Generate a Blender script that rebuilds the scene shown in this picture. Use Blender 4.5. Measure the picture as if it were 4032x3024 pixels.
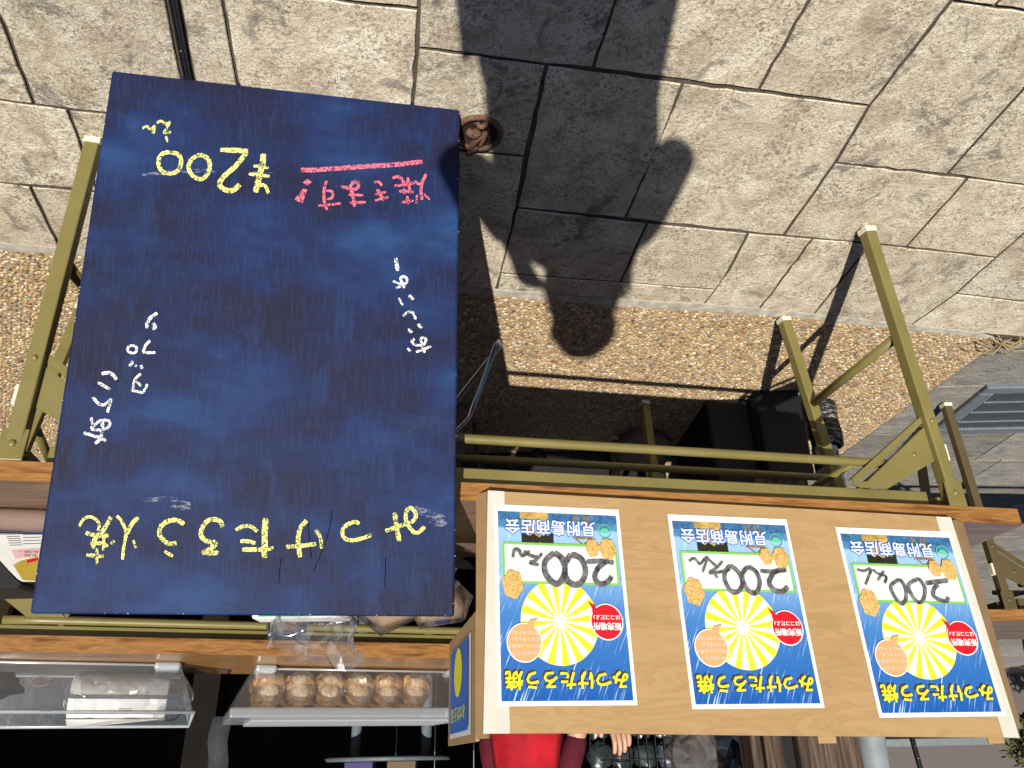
import bpy, bmesh, math, random
import numpy as np
from mathutils import Vector, Matrix, noise
random.seed(7)
S = bpy.context.scene
for o in list(bpy.data.objects): bpy.data.objects.remove(o)
COL = S.collection

# ------------------------------------------------------------------ camera
F = 3030.0; CX, CY = 2016.0, 1512.0; H = 1.14; ND = (1880.0, -4700.0)
def _cr(X, Y): return np.array([(X - CX) / F, -(Y - CY) / F, -1.0])
_d = _cr(*ND); _d /= np.linalg.norm(_d); _up = -_d
_fw = np.array([0, 0, -1.0]); _fy = _fw - _up * _fw.dot(_up); _fy /= np.linalg.norm(_fy)
_rx = np.cross(_fy, _up); CM = np.array([_rx, _fy, _up]); CC = np.array([0, 0, H])
def ray(X, Y): return CM @ _cr(X, Y)
def G(X, Y, z=0.0):
    r = ray(X, Y); return CC + r * ((z - H) / r[2])
def VP(X, Y, y0):
    r = ray(X, Y); return CC + r * (y0 / r[1])
def PL(X, Y, p, n):
    r = ray(X, Y); return CC + r * (np.dot(p - CC, n) / r.dot(n))
cam = bpy.data.objects.new('camera', bpy.data.cameras.new('camera')); COL.objects.link(cam)
m4 = Matrix([[*CM[0], 0], [*CM[1], 0], [*CM[2], H], [0, 0, 0, 1]])
cam.matrix_world = m4
cam.data.sensor_fit = 'HORIZONTAL'; cam.data.sensor_width = 36.0; cam.data.lens = 36.0 * F / 4032.0
cam.data.clip_start = 0.02; cam.data.clip_end = 500
S.camera = cam

# ------------------------------------------------------------------ light
SUN = ray(2255, 1075); SUN = SUN / np.linalg.norm(SUN)           # direction the light travels
w = bpy.data.worlds.new('World'); S.world = w; w.use_nodes = True
nt = w.node_tree; bg = nt.nodes['Background']
sky = nt.nodes.new('ShaderNodeTexSky'); sky.sky_type = 'NISHITA'; sky.sun_disc = False
sky.sun_elevation = math.radians(34.0); sky.air_density = .6; sky.dust_density = .3
sky.sun_rotation = math.atan2(-SUN[0], -SUN[1])
nt.links.new(sky.outputs[0], bg.inputs[0]); bg.inputs[1].default_value = 0.05
sl = bpy.data.lights.new('sun', 'SUN'); sl.energy = 5.0; sl.angle = math.radians(0.53); sl.color = (1.0, 0.95, 0.86)
so = bpy.data.objects.new('sun', sl); COL.objects.link(so)
so.rotation_euler = Vector(tuple(SUN)).to_track_quat('-Z', 'Y').to_euler(); so.location = (0, -3, 5)
S.view_settings.view_transform = 'Standard'; S.view_settings.look = 'None'
S.view_settings.exposure = 0.40; S.view_settings.gamma = 1.0
S.view_settings.use_curve_mapping = False
S.render.resolution_x = 1024; S.render.resolution_y = 768
S.render.engine = 'CYCLES'

# ------------------------------------------------------------------ helpers
def V(*a): return np.array(a, float)
def nrm(v): v = np.array(v, float); return v / np.linalg.norm(v)
class MB:
    def __init__(s): s.v = []; s.f = []; s.m = []; s.sm = []
    def add(s, vs, fs, mi=0, smooth=False):
        k = len(s.v); s.v += [tuple(map(float, p)) for p in vs]
        for f in fs: s.f.append(tuple(i + k for i in f)); s.m.append(mi); s.sm.append(smooth)
        return s
    def box(s, o, a, b, c, mi=0):
        o, a, b, c = map(lambda q: np.array(q, float), (o, a, b, c))
        vs = [o, o + a, o + a + b, o + b, o + c, o + a + c, o + a + b + c, o + b + c]
        fs = [(0, 3, 2, 1), (4, 5, 6, 7), (0, 1, 5, 4), (1, 2, 6, 5), (2, 3, 7, 6), (3, 0, 4, 7)]
        if np.dot(np.cross(a, b), c) < 0: fs = [f[::-1] for f in fs]
        return s.add(vs, fs, mi)
    def cbox(s, c, sx, sy, sz, mi=0, yaw=0.0):
        ca, sa = math.cos(yaw), math.sin(yaw)
        a = V(ca, sa, 0) * sx; b = V(-sa, ca, 0) * sy; z = V(0, 0, sz)
        return s.box(np.array(c, float) - a / 2 - b / 2 - z / 2, a, b, z, mi)
    def bar(s, p, q, wx, wy, up=(0, 0, 1), mi=0):
        p, q = np.array(p, float), np.array(q, float); d = q - p
        a = nrm(np.cross(d, up)); b = nrm(np.cross(a, d))
        return s.box(p - a * wx / 2 - b * wy / 2, a * wx, b * wy, d, mi)
    def prism(s, poly, n, mi=0):
        poly = [np.array(p, float) for p in poly]; n = np.array(n, float); k = len(poly)
        vs = poly + [p + n for p in poly]
        nn = np.zeros(3)
        for i in range(k): nn += np.cross(poly[i], poly[(i + 1) % k])
        fs = [tuple(range(k))[::-1], tuple(range(k, 2 * k))] + [(i, (i + 1) % k, k + (i + 1) % k, k + i) for i in range(k)]
        if nn.dot(n) < 0: fs = [f[::-1] for f in fs]
        return s.add(vs, fs, mi)
    def tube(s, pts, r, seg=10, mi=0, caps=True, close=False):
        pts = [np.array(p, float) for p in pts]; n = len(pts)
        rs = r if isinstance(r, (list, tuple)) else [r] * n
        vs = []; ref = None
        for i, p in enumerate(pts):
            if close: t = pts[(i + 1) % n] - pts[i - 1]
            else: t = pts[min(i + 1, n - 1)] - pts[max(i - 1, 0)]
            t = nrm(t)
            if ref is None: ref = np.cross(t, (0, 0, 1)) if abs(t[2]) < .9 else np.cross(t, (1, 0, 0))
            ref = nrm(ref - t * ref.dot(t)); b = np.cross(t, ref)
            for j in range(seg):
                a = 2 * math.pi * j / seg; vs.append(p + (ref * math.cos(a) + b * math.sin(a)) * rs[i])
        fs = []
        for i in range(n if close else n - 1):
            i2 = (i + 1) % n
            for j in range(seg):
                j2 = (j + 1) % seg; fs.append((i * seg + j, i * seg + j2, i2 * seg + j2, i2 * seg + j))
        s.add(vs, fs, mi, True)
        if caps and not close:
            k = len(s.v) - n * seg
            s.f.append(tuple(k + j for j in range(seg))[::-1]); s.m.append(mi); s.sm.append(False)
            s.f.append(tuple(k + (n - 1) * seg + j for j in range(seg))); s.m.append(mi); s.sm.append(False)
        return s
    def lathe(s, c, prof, seg=20, axis=(0, 0, 1), mi=0, smooth=True):
        ax = nrm(axis); a = nrm(np.cross(ax, (1, 0, 0) if abs(ax[0]) < .9 else (0, 1, 0))); b = np.cross(ax, a); c = np.array(c, float)
        vs = []
        for r, h in prof:
            for j in range(seg):
                t = 2 * math.pi * j / seg; vs.append(c + ax * h + (a * math.cos(t) + b * math.sin(t)) * max(r, 1e-5))
        fs = [(i * seg + j, i * seg + (j + 1) % seg, (i + 1) * seg + (j + 1) % seg, (i + 1) * seg + j) for i in range(len(prof) - 1) for j in range(seg)]
        return s.add(vs, fs, mi, smooth)
    def blob(s, c, r, seg=14, rings=9, amp=0.1, fr=3.0, seed=0, mi=0, M=None):
        c = np.array(c, float); r = np.array(r, float); vs = []; fs = []
        for i in range(rings + 1):
            ph = math.pi * i / rings
            for j in range(seg):
                th = 2 * math.pi * j / seg
                d = V(math.sin(ph) * math.cos(th), math.sin(ph) * math.sin(th), math.cos(ph))
                k = 1 + amp * noise.noise(Vector(tuple(d * fr)) + Vector((seed, seed * .7, 0)))
                q = d * r * k
                if M is not None: q = M @ q
                vs.append(c + q)
        for i in range(rings):
            for j in range(seg):
                j2 = (j + 1) % seg; fs.append((i * seg + j, (i + 1) * seg + j, (i + 1) * seg + j2, i * seg + j2))
        return s.add(vs, fs, mi, True)
    def mesh(s, name, mats):
        me = bpy.data.meshes.new(name); me.from_pydata(s.v, [], s.f)
        for m in (mats if isinstance(mats, (list, tuple)) else [mats]): me.materials.append(m)
        me.polygons.foreach_set('material_index', s.m); me.polygons.foreach_set('use_smooth', s.sm)
        me.update(); return me
    def obj(s, name, mats, parent=None, bevel=0, bseg=1):
        o = bpy.data.objects.new(name, s.mesh(name, mats)); COL.objects.link(o)
        if parent is not None: o.parent = parent; o.matrix_parent_inverse = parent.matrix_basis.inverted()
        if bevel:
            b = o.modifiers.new('bevel', 'BEVEL'); b.width = bevel; b.segments = bseg; b.limit_method = 'ANGLE'; b.angle_limit = math.radians(40)
        return o
def tag(o, label=None, cat=None, group=None, kind=None):
    if label: o['label'] = label
    if cat: o['category'] = cat
    if group: o['group'] = group
    if kind: o['kind'] = kind
    return o
def empty(name, loc, label=None, cat=None, group=None, kind=None):
    o = bpy.data.objects.new(name, None); COL.objects.link(o); o.location = tuple(map(float, loc)); o.empty_display_size = .05
    tag(o, label, cat, group, kind); bpy.context.view_layer.update(); return o
def catmull(pts, n=6, close=False):
    pts = [np.array(p, float) for p in pts]; k = len(pts)
    if k < 3: return pts
    out = []
    rng = range(k) if close else range(k - 1)
    for i in rng:
        if close: p0, p1, p2, p3 = pts[i - 1], pts[i], pts[(i + 1) % k], pts[(i + 2) % k]
        else: p0, p1, p2, p3 = pts[max(i - 1, 0)], pts[i], pts[i + 1], pts[min(i + 2, k - 1)]
        for j in range(n):
            t = j / n
            out.append(.5 * ((2 * p1) + (-p0 + p2) * t + (2 * p0 - 5 * p1 + 4 * p2 - p3) * t * t + (-p0 + 3 * p1 - 3 * p2 + p3) * t ** 3))
    if not close: out.append(pts[-1])
    return out

# ------------------------------------------------------------------ materials
class NT:
    def __init__(s, name, rough=.6, spec=.4, metal=0.0):
        s.m = bpy.data.materials.new(name); s.m.use_nodes = True; s.t = s.m.node_tree; s.b = s.t.nodes['Principled BSDF']
        s.b.inputs['Roughness'].default_value = rough; s.b.inputs['Specular IOR Level'].default_value = spec; s.b.inputs['Metallic'].default_value = metal
        s.co = None
    def n(s, t): return s.t.nodes.new(t)
    def l(s, a, b): s.t.links.new(a, b)
    def coord(s, kind='Object', scale=(1, 1, 1), rot=(0, 0, 0)):
        c = s.n('ShaderNodeTexCoord'); mp = s.n('ShaderNodeMapping'); s.l(c.outputs[kind], mp.inputs[0])
        mp.inputs['Scale'].default_value = scale; mp.inputs['Rotation'].default_value = rot; return mp.outputs[0]
    def world(s, scale=(1, 1, 1), rot=(0, 0, 0)):
        c = s.n('ShaderNodeNewGeometry'); mp = s.n('ShaderNodeMapping'); s.l(c.outputs['Position'], mp.inputs[0])
        mp.inputs['Scale'].default_value = scale; mp.inputs['Rotation'].default_value = rot; return mp.outputs[0]
    def noise(s, vec, scale, detail=4, rough=.55, dist=0.0):
        k = s.n('ShaderNodeTexNoise'); k.inputs['Scale'].default_value = scale; k.inputs['Detail'].default_value = detail
        k.inputs['Roughness'].default_value = rough; k.inputs['Distortion'].default_value = dist
        if vec is not None: s.l(vec, k.inputs['Vector'])
        return k.outputs['Fac']
    def ramp(s, fac, stops, interp='LINEAR'):
        r = s.n('ShaderNodeValToRGB'); r.color_ramp.interpolation = interp
        e = r.color_ramp.elements
        while len(e) < len(stops): e.new(.5)
        for i, (p, c) in enumerate(stops):
            e[i].position = p; e[i].color = (c, c, c, 1) if isinstance(c, (int, float)) else (*c, 1)
        s.l(fac, r.inputs[0]); return r.outputs[0]
    def mix(s, fac, a, b, mode='MIX'):
        k = s.n('ShaderNodeMix'); k.data_type = 'RGBA'; k.blend_type = mode
        for sock, val in ((k.inputs[0], fac), (k.inputs[6], a), (k.inputs[7], b)):
            if isinstance(val, (int, float)): sock.default_value = val
            elif isinstance(val, tuple): sock.default_value = (*val, 1)
            else: s.l(val, sock)
        return k.outputs[2]
    def col(s, c):
        if isinstance(c, tuple): s.b.inputs['Base Color'].default_value = (*c, 1)
        else: s.l(c, s.b.inputs['Base Color'])
        return s
    def bump(s, h, strength=.3, dist=.002):
        k = s.n('ShaderNodeBump'); k.inputs['Strength'].default_value = strength; k.inputs['Distance'].default_value = dist
        s.l(h, k.inputs['Height']); s.l(k.outputs[0], s.b.inputs['Normal']); return s
    def rough(s, h): s.l(h, s.b.inputs['Roughness']); return s
def flat(name, c, rough=.6, spec=.4, metal=0.0, var=.12, sc=40, bump=.08, emit=None):
    k = NT(name, rough, spec, metal); co = k.world(); c = tuple(x * .88 for x in c)
    n_ = k.noise(co, sc, 4)
    dk = tuple(x * (1 - var) for x in c); lt = tuple(min(1, x * (1 + var)) for x in c)
    k.col(k.ramp(n_, [(.3, dk), (.7, lt)])); k.bump(k.noise(co, sc * 8, 2), bump, .001); return k.m
MT = {}
def slab_mat():
    k = NT('stamped_concrete', .85, .2); co = k.world()
    oi = k.n('ShaderNodeObjectInfo')
    big = k.noise(co, 3.0, 5, .6, .4); mid = k.noise(co, 13, 7, .72, .8); fl = k.noise(co, 110, 5, .8, .8); fine = k.noise(co, 210, 3, .6); stn = k.noise(co, 6.5, 7, .72, 1.6); cl = k.noise(co, 9, 3, .6)
    base = k.ramp(mid, [(.33, (.40, .33, .235)), (.44, (.62, .54, .40)), (.55, (.80, .72, .56)), (.66, (.92, .86, .70))])
    base = k.mix(k.ramp(big, [(.38, 0.0), (.68, .55)]), base, (.56, .45, .33))
    flk = k.ramp(fl, [(.44, .95), (.49, 0.0)]); msk = k.ramp(cl, [(.36, .25), (.60, 1.0)])
    base = k.mix(k.mix(1.0, flk, msk, 'MULTIPLY'), base, (.25, .205, .155))
    base = k.mix(k.ramp(fine, [(.36, .6), (.48, 0.0)]), base, (.26, .215, .165))
    base = k.mix(k.ramp(stn, [(.565, 0.0), (.60, .5), (.68, .85)]), base, (.17, .15, .135))
    base = k.mix(1.0, base, k.ramp(oi.outputs['Random'], [(0, .84), (1, 1.0)]), 'MULTIPLY')
    k.col(base)
    h = k.mix(.5, k.noise(co, 60, 6, .8), k.noise(co, 130, 4, .7))
    k.bump(h, .62, .009); return k.m
def rightpave_mat():
    k = NT('dark_pavement', .85, .25); co = k.world(); cs = k.world((4, 9, 4), (0, 0, .2))
    oi = k.n('ShaderNodeObjectInfo')
    mid = k.noise(cs, 3, 6, .65, .5); fine = k.noise(co, 120, 3)
    base = k.ramp(mid, [(.3, (.17, .16, .145)), (.5, (.30, .28, .245)), (.7, (.42, .39, .34))])
    base = k.mix(k.ramp(fine, [(.4, .5), (.6, 0.0)]), base, (.11, .105, .10))
    base = k.mix(1.0, base, k.ramp(oi.outputs['Random'], [(0, .8), (1, 1.1)]), 'MULTIPLY')
    k.col(base); k.bump(k.noise(cs, 10, 6, .7), .8, .008); return k.m
def board_mat():
    k = NT('blue_board_paint', .62, .18); co = k.coord('Object', (1, 1, 1)); cb = k.coord('Object', (1.0, 1, 3.2)); cv = k.coord('Object', (3.2, 1, 1))
    a = k.noise(k.coord('Object', (1.3, 1, 2.6)), 3.6, 5, .55, .15); b = k.noise(cv, 4.6, 5, .6, .1); f = k.noise(co, 420, 2); g = k.noise(k.coord('Object', (14, 1, 1.2)), 22, 3)
    base = k.ramp(a, [(.34, (.006, .006, .024)), (.44, (.006, .008, .036)), (.50, (.005, .011, .052)), (.56, (.005, .015, .068)), (.62, (.006, .022, .088)), (.72, (.010, .040, .130))])
    base = k.mix(k.ramp(b, [(.56, 0.0), (.66, .6)]), base, (.008, .027, .095))
    base = k.mix(k.ramp(g, [(.5, 0.0), (.75, .30)]), base, (.020, .048, .125))
    base = k.mix(k.ramp(f, [(.55, 0.0), (.75, .16)]), base, (.06, .07, .14))
    ch = k.noise(k.coord('Object', (2, 1, 3)), 6, 5, .7)
    base = k.mix(k.ramp(ch, [(.60, 0.0), (.80, .03)]), base, (.35, .36, .42))
    k.col(base); k.bump(k.mix(.5, f, k.noise(k.coord('Object', (1, 1, 9)), 40, 3)), .35, .0008); return k.m
def chalk_mat(name, c):
    k = NT(name, .95, .05); k.col(c)
    co = k.coord('Object', (1, 1, 1)); n1 = k.noise(co, 300, 3, .75); n2 = k.noise(k.coord('Object', (1, 1, .35)), 230, 3, .7)
    mx = k.mix(.35, n1, n2)
    f = k.ramp(mx, [(.46, .08), (.51, .95)])
    tr = k.n('ShaderNodeBsdfTransparent'); ms = k.n('ShaderNodeMixShader')
    k.l(f, ms.inputs[0]); k.l(tr.outputs[0], ms.inputs[1]); k.l(k.b.outputs[0], ms.inputs[2])
    k.l(ms.outputs[0], k.t.nodes['Material Output'].inputs[0]); return k.m
def wood_mat(name, c1, c2, c3, rough=.45, sc=1.0, spec=.4):
    c1, c2, c3 = [tuple(x * .88 for x in c) for c in (c1, c2, c3)]
    k = NT(name, rough, spec); co = k.world((2.2 * sc, 16 * sc, 55 * sc), (0, 0, .21))
    a = k.noise(co, 1.6, 6, .6, .5); b = k.noise(k.world((5, 60, 160), (0, 0, .21)), 2, 3)
    base = k.ramp(a, [(.33, c1), (.46, c2), (.54, c3), (.6, c2), (.72, c3)])
    base = k.mix(k.ramp(b, [(.35, .45), (.6, 0.0)]), base, c1)
    k.col(base); k.bump(b, .12, .001); return k.m
def timber_mat():
    k = NT('weathered_timber', .8, .2); co = k.world((26, 26, 1.6)); a = k.noise(co, 2, 6, .65, .6); b = k.noise(k.world((120, 120, 4)), 2, 3)
    base = k.ramp(a, [(.3, (.025, .018, .014)), (.5, (.095, .062, .043)), (.68, (.20, .135, .095))])
    k.col(k.mix(k.ramp(b, [(.4, .6), (.6, 0.0)]), base, (.02, .015, .012))); k.bump(a, .6, .004); return k.m
def cardboard_mat():
    k = NT('tan_cardboard', .6, .3); co = k.coord('Object'); a = k.noise(k.coord('Object', (2.2, 2.2, 13)), 2.0, 5, .55, 1.6); b = k.noise(co, 5, 3)
    base = k.ramp(a, [(.38, (.31, .195, .083)), (.46, (.36, .23, .105)), (.50, (.32, .20, .09)), (.56, (.375, .243, .113)), (.68, (.34, .217, .10)), (.78, (.395, .26, .126))])
    k.col(k.mix(k.ramp(b, [(.4, 0.0), (.8, .35)]), base, (.42, .28, .14))); k.bump(k.noise(co, 60, 3), .1, .001); return k.m
def pebble_mat():
    k = NT('river_pebbles', .5, .45); at = k.n('ShaderNodeAttribute'); at.attribute_name = 'col'
    n_ = k.noise(k.world(), 300, 2); k.col(k.mix(k.ramp(n_, [(.35, .35), (.6, 0.0)]), at.outputs['Color'], (.12, .09, .06))); return k.m
def clear_mat(name, tint=(.8, .82, .84), fac=.3, rough=.15, gloss=.06):
    k = NT(name, rough, .5); k.col(tint)
    nb = k.n('ShaderNodeBump'); nb.inputs['Strength'].default_value = .25; nb.inputs['Distance'].default_value = .003; k.l(k.noise(k.world(), 26, 3), nb.inputs['Height'])
    k.l(nb.outputs[0], k.b.inputs['Normal'])
    tr = k.n('ShaderNodeBsdfTransparent'); ms = k.n('ShaderNodeMixShader'); gl = k.n('ShaderNodeBsdfGlossy'); gl.inputs['Roughness'].default_value = rough * .8; k.l(nb.outputs[0], gl.inputs['Normal'])
    lw = k.n('ShaderNodeLayerWeight'); lw.inputs[0].default_value = .4
    k.l(k.ramp(lw.outputs['Facing'], [(0, fac), (.6, fac * 1.5), (1, min(1, fac * 4))]), ms.inputs[0]); k.l(tr.outputs[0], ms.inputs[1]); k.l(k.b.outputs[0], ms.inputs[2])
    m2 = k.n('ShaderNodeMixShader'); k.l(k.ramp(lw.outputs['Facing'], [(0, gloss), (1, min(1, gloss * 8))]), m2.inputs[0]); k.l(ms.outputs[0], m2.inputs[1]); k.l(gl.outputs[0], m2.inputs[2])
    k.l(m2.outputs[0], k.t.nodes['Material Output'].inputs[0]); return k.m
def poster_mat():
    k = NT('blue_poster_print', .4, .4); co = k.coord('Object'); sp = k.n('ShaderNodeSeparateXYZ'); k.l(co, sp.inputs[0])
    mr = k.n('ShaderNodeMapRange'); mr.inputs[1].default_value = 0; mr.inputs[2].default_value = .35; k.l(sp.outputs[1], mr.inputs[0])
    g = k.ramp(mr.outputs[0], [(.04, (.05, .15, .30)), (.12, (.06, .18, .36)), (.13, (.27, .44, .62)), (.30, (.20, .37, .62)), (.55, (.045, .17, .44)), (.95, (.006, .085, .34))])
    k.bump(k.noise(co, 11, 3, .5), .5, .006)
    tc = k.n('ShaderNodeTexCoord'); mp = k.n('ShaderNodeMapping'); mp.vector_type = 'TEXTURE'; mp.inputs['Rotation'].default_value = (0, 0, -.42); mp.inputs['Scale'].default_value = (1 / 300, 1 / 11, 1)
    k.l(tc.outputs['Object'], mp.inputs[0]); st = k.noise(mp.outputs[0], 1.0, 2, .5)
    msk = k.noise(co, 14, 2)
    s1 = k.ramp(st, [(.60, 0.0), (.67, .8)])
    m2 = k.mix(1.0, s1, k.ramp(msk, [(.4, 0.0), (.6, 1.0)]), 'MULTIPLY')
    k.col(k.mix(m2, g, (.55, .72, .92))); return k.m
M_slab = slab_mat(); M_pave = rightpave_mat(); M_board = board_mat()
def enamel(nm, c, chip):
    k = NT(nm, .36, .5); co = k.world(); c = tuple(x * .88 for x in c); n_ = k.noise(co, 9, 4); d = k.noise(co, 55, 5, .75); g_ = k.noise(co, 26, 6, .8)
    base = k.ramp(n_, [(.3, tuple(x * .86 for x in c)), (.7, tuple(x * 1.08 for x in c))])
    base = k.mix(k.ramp(g_, [(.60, 0.0), (.72, .35)]), base, tuple(x * .45 for x in c)); base = k.mix(k.ramp(d, [(.70, 0.0), (.73, .9)]), base, chip)
    k.col(base); k.rough(k.ramp(g_, [(.3, .30), (.7, .55)])); k.bump(d, .08, .001); return k.m
M_olive = enamel('olive_enamel', (.185, .155, .047), (.30, .25, .15))
M_brownmetal = enamel('brown_enamel', (.095, .070, .030), (.26, .22, .16))
M_cap = flat('ivory_plastic', (.72, .68, .52), .5, .4, 0, .05)
M_wedge = wood_mat('wood_edge_banding', (.13, .052, .014), (.29, .130, .036), (.37, .18, .055), .4)
M_wtop = wood_mat('laminate_top', (.13, .08, .052), (.20, .125, .082), (.25, .165, .11), .22, 1.0, .6)
M_wtop2 = wood_mat('orange_laminate_top', (.20, .095, .03), (.29, .15, .05), (.36, .19, .07), .25, 1.0, .5)
M_card = cardboard_mat(); M_cardedge = flat('brown_packing_tape', (.30, .19, .095), .3, .5, 0, .1, 20)
M_whitetape = flat('white_cloth_tape', (.60, .58, .51), .55, .3, 0, .05, 30)
M_paper = flat('white_paper', (.74, .74, .73), .6, .3, 0, .03, 30, .05)
M_poster = poster_mat(); M_peb = pebble_mat()
M_mortar = flat('pebble_mortar', (.44, .33, .21), .9, .1, 0, .25, 60, .3)
M_joint = flat('joint_grime', (.11, .09, .07), .95, .1, 0, .35, 30, .4)
M_rubber = flat('black_rubber', (.018, .018, .02), .45, .5, 0, .3, 60, .2)
M_chrome = flat('chrome', (.72, .72, .72), .12, .5, 1.0, .03, 10, .0)
M_rust = flat('rusty_iron', (.15, .085, .055), .75, .3, .2, .4, 70, .5)
M_dark = flat('black_paint_and_shade', (.006, .006, .007), .6, .3, 0, .3, 20, .1)
M_darkwood = flat('dark_interior_wood', (.010, .008, .007), .8, .1, 0, .4, 6, .2)  # near-black wood colour carries the darkness of the unlit interior
M_zinc = flat('galvanised_steel', (.26, .29, .31), .45, .5, .5, .15, 60, .2)
M_pipe = flat('grey_pipe_paint', (.30, .33, .36), .35, .5, .2, .15, 14, .05)
M_white = flat('white_paint', (.72, .71, .68), .5, .3, 0, .05)
M_timber = timber_mat(); M_conc = flat('plain_concrete', (.24, .225, .205), .9, .2, 0, .2, 8, .3)
M_red = flat('red_cloth', (.40, .010, .020), .8, .2, 0, .35, 9, .6)
M_maroon = flat('maroon_cloth', (.090, .010, .020), .85, .15, 0, .25, 14, .4)
M_skin = flat('skin', (.50, .28, .19), .5, .4, 0, .08, 20, .1)
M_hair = flat('black_hair', (.012, .010, .009), .45, .5, 0, .3, 90, .5)
M_navy = flat('navy_cloth', (.03, .035, .06), .85, .15, 0, .2, 30, .3)
M_shoe = flat('shoe_leather', (.03, .025, .022), .5, .4)
M_eye = flat('eye_dark', (.02, .015, .012), .2, .5); M_lip = flat('lip', (.36, .13, .11), .5, .4)
M_pplast = clear_mat('clear_polypropylene', (.16, .18, .20), .13, .2, .04)
M_film = clear_mat('clear_film', (.7, .7, .72), .035, .10, .10)
def cake_mat(nm, a, b, c):
    k = NT(nm, .6, .3); co = k.world(); n_ = k.noise(co, 55, 5, .7); k.col(k.ramp(n_, [(.36, a), (.5, b), (.62, c)])); k.bump(k.noise(co, 130, 4, .7), .8, .003); return k.m
M_cake = cake_mat('baked_crust', (.24, .11, .04), (.50, .28, .105), (.66, .43, .19))
M_cake2 = cake_mat('pale_crumb', (.42, .25, .11), (.62, .45, .26), (.72, .60, .42))
M_twl = flat('paper_towel', (.93, .92, .90), .9, .1, 0, .03, 60, .3)
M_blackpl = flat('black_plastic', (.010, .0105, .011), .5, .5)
M_pink = flat('pink_plastic', (.42, .19, .15), .5, .4)
M_greyblue = flat('grey_shelf_paint', (.10, .12, .14), .5, .4)
M_grey = flat('grey_fabric', (.10, .085, .08), .9, .1, 0, .2, 20)

# ================================================================== SETTING
g = MB(); z0 = -.0052
g.add([(-90, -30, z0), (60, -30, z0), (60, 110, z0), (-90, 110, z0)], [(0, 1, 2, 3)])
tag(g.obj('ground', M_joint), kind='structure')

paving = empty('paving', (0, 0, 0), kind='structure')
SLABS = [
 [(2480,-170),(3270,-150),(2987,357),(2335,271)], [(3270,-150),(3865,-150),(3424,418),(2987,357)],
 [(3748,6),(4280,72),(3730,688),(3290,643),(3424,418)], [(3865,-150),(4075,-150),(3915,27),(3748,4)],
 [(4075,-150),(4500,-150),(4280,70),(3915,27)], [(4285,72),(4700,120),(4700,800),(4032,729),(3730,688)],
 [(1655,-170),(2480,-170),(2335,271),(2152,256),(1872,217),(1645,190),(1650,36)], [(868,-47),(1650,38),(1627,374),(1612,590),(985,520),(934,319)],
 [(848,-150),(1655,-170),(1650,36),(868,-47)], [(1645,190),(2152,256),(2066,617),(1881,597),(1612,575)],
 [(1612,577),(2066,618),(2034,819),(1975,1075),(1955,1142),(1590,1105)], [(2155,256),(2690,328),(2599,565),(2463,861),(2036,819)],
 [(2690,328),(3424,418),(3288,643),(3085,928),(2463,861)], [(3288,643),(3812,702),(3570,973),(3088,929)],
 [(3812,702),(4225,750),(3922,1015),(3570,973)], [(4225,750),(4800,820),(4800,1275),(3766,1157),(3922,1016)],
 [(2036,820),(2549,880),(2444,1112),(1970,1075)], [(2549,880),(2946,919),(2864,1075),(2820,1141),(2444,1112)],
 [(2946,919),(3201,941),(2991,1217),(2773,1198),(2864,1075)], [(3201,941),(3430,961),(3205,1238),(2991,1217)],
 [(3430,961),(3922,1016),(3764,1157),(3590,1280),(3205,1238)], [(3766,1158),(4800,1277),(4800,1400),(3855,1312),(3590,1281)],
 [(1970,1076),(2444,1112),(2820,1142),(2773,1198),(2435,1180),(1958,1142)],
 [(-85,-150),(618,-150),(655,0),(712,290),(760,480),(405,446),(137,413)], [(-500,-150),(-85,-150),(135,412),(0,394),(-500,325)],
 [(-500,327),(0,395),(267,432),(345,640),(385,756),(310,746),(0,720),(-500,660)], [(267,433),(760,480),(830,800),(385,757)],
 [(-500,662),(0,721),(120,736),(235,978),(0,958),(-500,905)], [(120,736),(830,800),(870,1035),(240,979)],
 [(700,-150),(848,-150),(868,-45),(934,319),(985,520),(800,500),(762,298),(705,0)], [(803,502),(1612,590),(1590,1105),(872,1035),(832,800)],
]
def inset(poly, d):
    n = len(poly); out = []
    A = sum(poly[i][0] * poly[(i + 1) % n][1] - poly[(i + 1) % n][0] * poly[i][1] for i in range(n))
    sg = 1 if A > 0 else -1
    for i in range(n):
        p0, p1, p2 = np.array(poly[i - 1]), np.array(poly[i]), np.array(poly[(i + 1) % n])
        e1 = nrm(p1 - p0); e2 = nrm(p2 - p1)
        n1 = np.array([-e1[1], e1[0]]) * sg; n2 = np.array([-e2[1], e2[0]]) * sg
        b = n1 + n2; L = np.dot(b, n1); out.append(tuple(p1 + b * d / max(L, .5)))
    return out
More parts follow.
